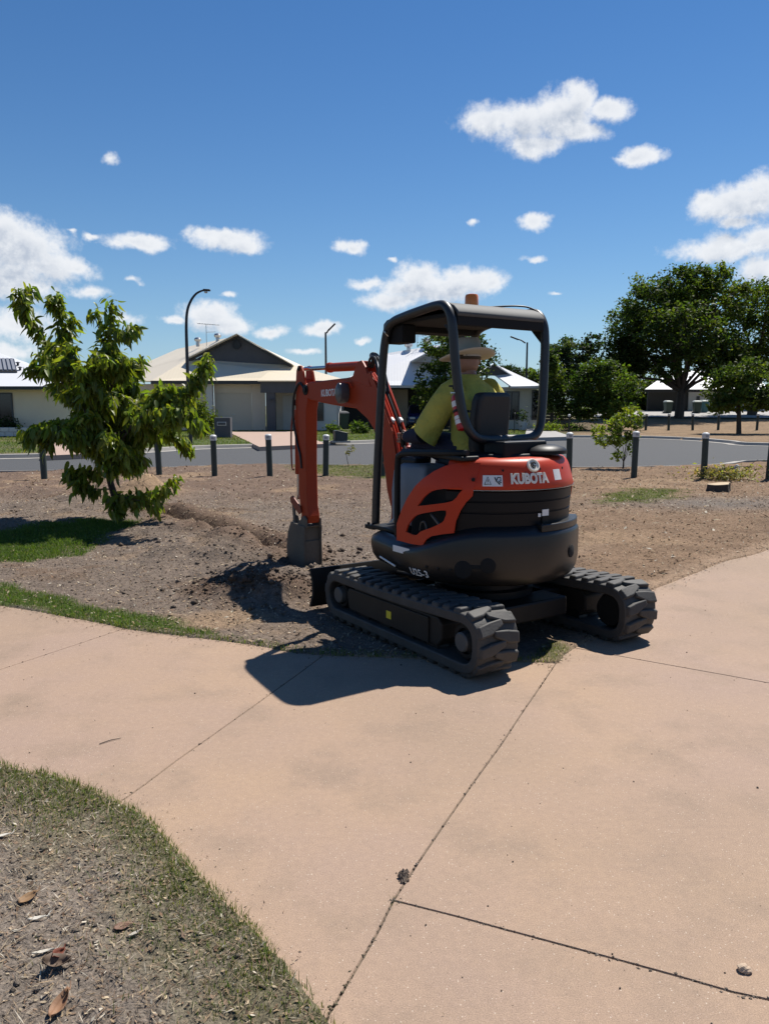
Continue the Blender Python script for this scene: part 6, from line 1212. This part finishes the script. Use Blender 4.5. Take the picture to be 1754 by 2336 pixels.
# fallen leaves near the eye, one by one
def fallen(label, px, py, L_, w_, col, rz, curl=.25, tilt=(0, 0), z=.0, lobes=0):
    x, y = gp(px, py); V = []; n = 9
    for i in range(n):
        t = i / (n - 1); hw = w_ * math.sin(math.pi * min(1, t * .94 + .04)) ** .8 * (1 - .35 * t) + .0006
        if lobes: hw *= 1 + .35 * math.sin(t * 12)
        for j in (-1, -.5, 0, .5, 1): V.append(((t - .5) * L_, j * hw, curl * L_ * (abs(j) ** 1.6 * .45 + (t - .5) ** 2 * .9) + random.uniform(-.001, .001)))
    F = [(i * 5 + j, i * 5 + j + 1, i * 5 + j + 6, i * 5 + j + 5) for i in range(n - 1) for j in range(4)]
    mb = MB(); mb.add(V, F); mb.tube([(.5 * L_, 0, .24 * curl * L_), (.62 * L_, .004, .2 * curl * L_), (.78 * L_, .012, .01)], [.0022, .0018, .0014], 5)
    o = mb.build('fallen_leaf', mat('dry_leaf', col, .7, noise=(30, tuple(c * .6 for c in col), 1.6), bump=(60, .4, .003)), None, smooth=60, solid=.0012); o.location = (x, y, ground_z(x, y) + .006 + z * .5); o.rotation_euler = (tilt[0], tilt[1], rz); return tag(o, label, 'fallen leaf', 'dry leaves on the bare bed')
fallen('tan oval dry leaf, upper of the leaves on the bare bed', 66, 2055, .060, .019, (.27, .155, .07), .9, .3, (.2, -.15)); fallen('pinkish brown leaf lying flat nearest the grassy edge', 280, 2110, .052, .020, (.20, .11, .07), .5, .2)
fallen('dark curled leaf with a rusty red tip', 128, 2205, .075, .026, (.13, .085, .055), .4, .55, (.25, .2), .01); fallen('rusty red leaf standing over the dark curled leaf', 131, 2190, .045, .016, (.17, .045, .022), 1.2, .5, (.6, .2), .028); fallen('pale orange leaf with a stalk, lowest of the leaves on the bare bed', 140, 2290, .075, .022, (.30, .16, .085), 1.25, .5, (.1, -.35), .015)
fallen('bleached white leaf strip below the tan oval leaf', 86, 2105, .05, .008, (.60, .56, .48), .35, .2); fallen('thin grey leaf blade beside the pinkish leaf', 308, 2125, .04, .006, (.42, .38, .32), .8, .2); fallen('white leaf strip at the left edge of the bare bed', 8, 1897, .05, .009, (.62, .58, .50), .5, .2)
fallen('bleached strip just above the dark curled leaf', 100, 2175, .06, .007, (.60, .55, .46), .35, .15)
def pebble(name, label, cat, x, y, z, r, m, sq=(1, .8, .6), rz=0, bumpy=.25, seed=1):
    b = bmesh.new(); bmesh.ops.create_icosphere(b, subdivisions=3, radius=1); 
    P = np.array([v.co for v in b.verts]); d = 1 + bumpy * (fbm(P[:, 0] * 1.3 + seed, P[:, 1] * 1.3 + P[:, 2] * 2.1, 1, 3, seed)) * 2
    for v, k in zip(b.verts, d): v.co = Vector((v.co.x * sq[0], v.co.y * sq[1], max(v.co.z, -.5) * sq[2])) * r * k
    me = bpy.data.meshes.new(name); b.to_mesh(me); b.free(); me.materials.append(m); o = bpy.data.objects.new(name, me); COL.objects.link(o); o.location = (x, y, z); o.rotation_euler = (0, 0, rz); return tag(o, label, cat) if label else o
x, y = gp(1695, 2216); pebble('stone', 'small pale stone lying on the concrete near the lower right joint', 'stone', x, y, .006, .019, mat('pale_stone', (.50, .38, .27), .9, noise=(40, (.34, .25, .18), 2), bump=(80, .8, .004)), rz=.6, bumpy=.55)
x, y = gp(1608, 1738); M_clod = mat('clod', (.10, .075, .055), .95, noise=(60, (.17, .13, .10), 2), bump=(120, .8, .004))
tz = [(921, 1998), (930, 1992), (908, 1994), (918, 2010), (926, 2004), (935, 2000), (912, 1988), (924, 2016)]; mb = MB(); rr = np.random.default_rng(5)
x0, y0 = gp(921, 2000)
for k in range(120):
    a, b = rr.normal() * .008, rr.normal() * .014; s = abs(rr.normal()) * .0035 + .0015; q = [Vector(rr.normal(size=3)).normalized() * s * rr.uniform(.7, 1.3) for _ in range(6)]; c = Vector((a + b * .12, b, s * .5 + max(0, .008 - abs(a) - abs(b) * .3)))
    v = [c + Vector((s, 0, 0)), c + Vector((0, s, 0)), c - Vector((s, 0, 0)), c - Vector((0, s, 0)), c + Vector((0, 0, s)) + q[4] * .4, c - Vector((0, 0, s))]; mb.add(v, [(0, 1, 4), (1, 2, 4), (2, 3, 4), (3, 0, 4), (1, 0, 5), (2, 1, 5), (3, 2, 5), (0, 3, 5)])
o = mb.build('soil_crumb', M_clod, None, smooth=0); o.location = (x0, y0, .001); tag(o, 'crumbled lump of dark soil lying on the long joint of the path', 'soil lump')
for lb, px, py, a, l in (('thin dry twig on the concrete left of the second joint', 252, 1692, .7, .05),):
    x, y = gp(px, py); mb = MB(); mb.tube([(-l, 0, .003), (0, .004, .005), (l, -.002, .003)], [.002, .0025, .0012], 5); o = tag(mb.build('twig', M_bark), lb, 'twig'); o.location = (x, y, .001); o.rotation_euler = (0, 0, a)
x, y = gp(592, 1470); pebble('leaf_scrap', 'pale crumpled leaf scrap at the grassy path edge left of the shadow', 'leaf scrap', x, y + .02, .02, .022, mat('scrap', (.55, .42, .28), .9), (1, .5, .5), .4, .6, 9)

# soil clods and chips, many thousands: one mass each
def octs(P, S, sq, name, m, seed):
    r = np.random.default_rng(seed); n = len(P); base = np.array([[1, 0, 0], [0, 1, 0], [-1, 0, 0], [0, -1, 0], [0, 0, 1], [0, 0, -1]], float)
    V = base[None] * S[:, None, None] * r.uniform(.6, 1.3, (n, 6, 1)) * np.array(sq)[None, None]; a = r.uniform(0, 6.28, n); c, s = np.cos(a)[:, None], np.sin(a)[:, None]
    V = np.stack([V[..., 0] * c - V[..., 1] * s, V[..., 0] * s + V[..., 1] * c, V[..., 2]], -1) + P[:, None]
    F = np.array([[0, 1, 4], [1, 2, 4], [2, 3, 4], [3, 0, 4], [1, 0, 5], [2, 1, 5], [3, 2, 5], [0, 3, 5]]); F = (F[None] + 6 * np.arange(n)[:, None, None]).reshape(-1, 3); V = V.reshape(-1, 3)
    col = zone_colour(V[:, 0][:, None], V[:, 1][:, None])[:, 0] * np.repeat(r.uniform(.6, 1.25, n), 6)[:, None]
    return tag(nmesh(name, V, F, m, attr=col), kind='stuff')
def onsoil(X, Y, inner=.0):
    e = edge_dist(X, Y); i = inpoly(X, Y, pathpoly); return (~i | (e < inner)) & ~inpoly(X, Y, roadpoly)
def scat(n, cx, cy, sx, sy, inner=0.0, fnc=None):
    X = RNG.normal(cx, sx, n); Y = RNG.normal(cy, sy, n); k = onsoil(X, Y, inner) & (np.hypot(X - OX, Y - OY) > .3); return X[k], Y[k]
X1, Y1 = scat(1000, *gp(600, 1340), .4, .3); X2, Y2 = scat(500, *gp(700, 1290), .4, .35); X3, Y3 = scat(140, *gp(500, 1240), .7, .5); X4, Y4 = scat(320, *gp(600, 1235), .6, .7)
X = np.concatenate([X1, X2, X3, X4]); Y = np.concatenate([Y1, Y2, Y3, Y4]); S = np.clip(RNG.lognormal(-4.65, .6, len(X)), .004, .05)
octs(np.stack([X, Y, gheight(X, Y) + S * .25], 1), S, (1.1, .9, .75), 'soil_clods', M_soil, 1)
X = RNG.uniform(-2.6, 1.2, 9000); Y = RNG.uniform(1.2, 3.4, 9000); k = onsoil(X, Y, .0) & inpoly(X, Y, E3f + [(-8, -6), (-8, 4)]); X, Y = X[k], Y[k]; S = np.clip(RNG.lognormal(-5.7, .6, len(X)), .0012, .013)
octs(np.stack([X, Y, gheight(X, Y) + S * .2], 1), S, (1.1, .9, .7), 'soil_clods', M_soil, 2)
X = np.concatenate([RNG.uniform(-6, 0, 9000), RNG.uniform(1.2, 9, 9000)]); Y = np.concatenate([RNG.uniform(4.8, 12, 9000), RNG.uniform(5, 14, 9000)]); k = onsoil(X, Y); X, Y = X[k], Y[k]; S = np.clip(RNG.lognormal(-5.25, .55, len(X)), .002, .022)
octs(np.stack([X, Y, gheight(X, Y) + S * .1], 1), S, (1.1, .9, .55), 'soil_clods', M_soil, 3)
# litter chips: bark, straw and dead leaf bits
M_chip = attr_mat('chips', [(30, .8, 1.2)], [], [(60, .2, .004)])
def chips(X, Y, lo, hi, seed, name='leaf_litter', lift=.004, wr=(.12, .55)):
    r = np.random.default_rng(seed); n = len(X); L_ = r.uniform(lo, hi, n) * r.uniform(.5, 1.2, n); w = L_ * r.uniform(*wr, n); a = r.uniform(0, 6.28, n); t1 = r.normal(0, .35, n); t2 = r.normal(0, .3, n)
    d = np.stack([np.cos(a) * np.cos(t1), np.sin(a) * np.cos(t1), np.sin(t1)], 1); e = np.stack([-np.sin(a) * np.cos(t2), np.cos(a) * np.cos(t2), np.sin(t2)], 1); P = np.stack([X, Y, gheight(X, Y) + lift + np.abs(np.sin(t1)) * L_ * .4], 1)
    V = np.stack([P - d * L_[:, None] * .5, P + e * w[:, None] * .5, P + d * L_[:, None] * .5, P - e * w[:, None] * .5], 1).reshape(-1, 3)
    pal = np.array([(.50, .40, .27), (.40, .29, .18), (.60, .53, .42), (.22, .14, .09), (.10, .07, .05), (.32, .22, .15)]); col = pal[r.choice(6, n, p=[.2, .25, .10, .2, .1, .15])] * .78 * r.uniform(.7, 1.15, (n, 1))
    return tag(nmesh(name, V, np.arange(4 * n).reshape(n, 4), M_chip, attr=np.repeat(col, 4, 0)), kind='stuff')
X = RNG.uniform(-7, .2, 42000); Y = 4.6 + RNG.random(42000) ** 1.3 * 9; k = onsoil(X, Y); chips(X[k], Y[k], .012, .04, 1)
X = RNG.uniform(1.0, 10, 26000); Y = 4.6 + RNG.random(26000) ** 1.2 * 13; k = onsoil(X, Y, .05); chips(X[k], Y[k], .014, .05, 2)
X = RNG.uniform(2.0, 9, 380); Y = RNG.uniform(6.5, 17, 380); k = onsoil(X, Y, 0); chips(X[k], Y[k], .06, .15, 5)
X = RNG.uniform(-12, 12, 14000); Y = RNG.uniform(11, 20, 14000); k = onsoil(X, Y); chips(X[k], Y[k], .03, .08, 3)
X = RNG.uniform(-2.6, .6, 26000); Y = RNG.uniform(1.1, 3.4, 26000); k = onsoil(X, Y, .01) & inpoly(X, Y, E3f + [(-8, -6), (-8, 4)]); chips(X[k], Y[k], .006, .022, 4, lift=.003)
X = RNG.uniform(-2.6, .7, 30000); Y = RNG.uniform(1.1, 3.4, 30000); k = onsoil(X, Y, .0) & inpoly(X, Y, E3f + [(-8, -6), (-8, 4)]); chips(X[k], Y[k], .018, .055, 6, 'straw', .004, (.03, .07))
for E_, n_, sd_ in ((E1f[6:], 1500, 41), (E2f, 1500, 42), (E3f, 900, 43)):           # bits of mulch kicked onto the path edge
    P = np.array(E_); i = RNG.integers(0, len(P) - 1, n_); f_ = RNG.random(n_)[:, None]; Q = P[i] * (1 - f_) + P[i + 1] * f_ + RNG.normal(0, .07, (n_, 2)); k = inpoly(Q[:, 0], Q[:, 1], pathpoly) & (Q[:, 1] < 9); Q = Q[k]
    chips(Q[:, 0], Q[:, 1], .006, .025 if sd_ < 43 else .014, sd_, lift=-.008)
# crumbs of gravel and dirt swept onto the slabs
X = RNG.uniform(-2.5, 4, 700); Y = RNG.uniform(1.2, 6.5, 700); k = inpoly(X, Y, pathpoly); X, Y = X[k], Y[k]; S = np.clip(RNG.lognormal(-6.3, .5, len(X)), .0009, .006)
octs(np.stack([X, Y, S * .4 + .0005], 1), S, (1.1, .9, .7), 'grit', M_soil, 7)
J3 = wob(dens2([Vp, J4a]), .012, 7) + wob(dens2([J4a, J3b]), .012, 8); J4 = wob(dens2([J4a, J4b]), .012, 10)
for pts, n, sd in ((J3, 380, 8), (J4, 300, 9), (dens2([J1a, J1b]), 90, 10), (dens2([J2a, J2b]), 90, 11), (dens2([J5a, J5b]), 120, 12)):
    P = np.array(pts); i = RNG.integers(0, len(P) - 1, n); f_ = RNG.random(n)[:, None]; Q = P[i] * (1 - f_) + P[i + 1] * f_ + RNG.normal(0, .006, (n, 2)); S = np.clip(RNG.lognormal(-6.0, .5, n), .0012, .006); octs(np.stack([Q[:, 0], Q[:, 1], S * .3 - .002], 1), S, (1.2, .9, .7), 'grit', M_clod if False else M_soil, sd)

# ------------------------------------------------------------------ grass blades
M_gr = leaf_mat('grass_blade', (.088, .140, .030), .4, .6, .2)
def blades(X, Y, h0, h1, w0, name='grass', dry=.15, seed=1, z=None):
    r = np.random.default_rng(seed); n = len(X); H = r.uniform(h0, h1, n) * r.uniform(.6, 1.1, n); w = w0 * r.uniform(.6, 1.3, n); a = r.uniform(0, 6.28, n); ln = r.uniform(.1, 1.0, n) * H; b = a + r.normal(0, .4, n)
    P = np.stack([X, Y, (gheight(X, Y) if z is None else z + 0 * X) - .004], 1); s = np.stack([-np.sin(a), np.cos(a), 0 * a], 1) * w[:, None]; d = np.stack([np.cos(b), np.sin(b), 0 * b], 1)
    m = P + d * (ln * .35)[:, None] + np.array([0, 0, 1]) * (H * .6)[:, None]; t = P + d * ln[:, None] + np.array([0, 0, 1]) * H[:, None]
    V = np.stack([P - s, P + s, m + s * .7, m - s * .7, t], 1).reshape(-1, 3); i = 5 * np.arange(n)[:, None]
    F = np.concatenate([i + np.array([0, 1, 2]), i + np.array([0, 2, 3]), i + np.array([3, 2, 4])], 0)
    col = r.uniform(.6, 1.35, (n, 1)) * np.array([[1, 1, 1]]); dr = r.random(n) < dry; col[dr] = np.array([1.9, 1.25, 1.6]) * r.uniform(.7, 1.2, (dr.sum(), 1))
    return tag(nmesh(name, V, F, M_gr, attr=np.repeat(col, 5, 0)), kind='stuff')
def fill(poly, n, w=.10, sd=5, thr=.5):
    xs = [p[0] for p in poly]; ys_ = [p[1] for p in poly]; X = RNG.uniform(min(xs) - .2, max(xs) + .2, n); Y = RNG.uniform(min(ys_) - .2, max(ys_) + .2, n); k = (noisedge(X, Y, poly, w, sd) > RNG.random(n) * .9 + .08) & onsoil(X, Y, .035); return X[k], Y[k]
blades(*fill(G_strip, 60000, .08), .018, .045, .0022, seed=1, dry=.12); blades(*fill(G_shade, 70000, .22), .02, .05, .003, seed=2, dry=.08)
blades(*fill(G_right, 16000, .3), .015, .035, .003, seed=3, dry=.35); blades(*fill(G_verge, 16000, .5), .02, .045, .0045, seed=4, dry=.45); blades(*fill(G_vtuft, 2200, .06), .012, .038, .0020, seed=5, dry=.75)
n = 190000; X = RNG.uniform(-2.6, .7, n); Y = RNG.uniform(1.0, 3.5, n); d = dline(X, Y, E3f); k = (inpoly(X, Y, E3f + [(-8, -6), (-8, 4)]) | (d < .02)) & (RNG.random(n) < np.exp(-((d + fbm(X, Y, .22, 3, 71) * .36) / .135).clip(0, None) ** 1.3)); blades(X[k], Y[k], .012, .036, .0013, seed=6, dry=.5)
P = np.array(E3f); i = RNG.integers(0, len(P) - 1, 260); Q = P[i] + RNG.normal(0, .012, (260, 2)); blades(Q[:, 0], Q[:, 1], .02, .055, .0013, seed=7, dry=.2, z=.004)
P = np.array(dens2(E1[3:] + [Vp])); i = RNG.integers(0, len(P) - 1, 2600); Q = P[i] + RNG.normal(0, .05, (2600, 2)); k = onsoil(Q[:, 0], Q[:, 1], .03); Q = Q[k]; blades(Q[:, 0], Q[:, 1], .012, .035, .0022, seed=8, dry=.5)
Q = np.array([J4a]) + RNG.normal(0, 1, (160, 2)) * np.array([.012, .018]); blades(Q[:, 0], Q[:, 1], .004, .014, .0010, seed=9, dry=.5, z=-.004)
P = np.array(J4); i = RNG.integers(6, len(P) - 1, 700); i = i[(np.sin(i * .9) > .1)]; Q = P[i] + RNG.normal(0, .004, (len(i), 2)) + RNG.random((len(i), 1)) * (P[np.minimum(i + 1, len(P) - 1)] - P[i]); blades(Q[:, 0], Q[:, 1], .003, .010, .0010, seed=10, dry=.4, z=-.006)
# turf beyond the road
n = 90000; X = RNG.uniform(-26, 14, n); Y = RNG.uniform(22, 46, n); k = (Y > np.interp(X, [p[0] for p in FE], [p[1] for p in FE]) + .35) & (X < 8.6)
for q in ([gp(520, 984, .12), gp(672, 983, .12), gp(742, 1011, .12), gp(592, 1018, .12)], [gp(110, 1000, .12), gp(190, 999, .12), gp(215, 1033, .12), gp(96, 1038, .12)], [gp(1205, 966, .12), gp(1232, 972, .12), gp(1305, 996, .12), gp(1195, 999, .12)]): k &= ~inpoly(X, Y, q)
X, Y = X[k], Y[k]; blades(X, Y, .04, .09, .012, seed=11, dry=.4, z=hz(X, Y) + .075)
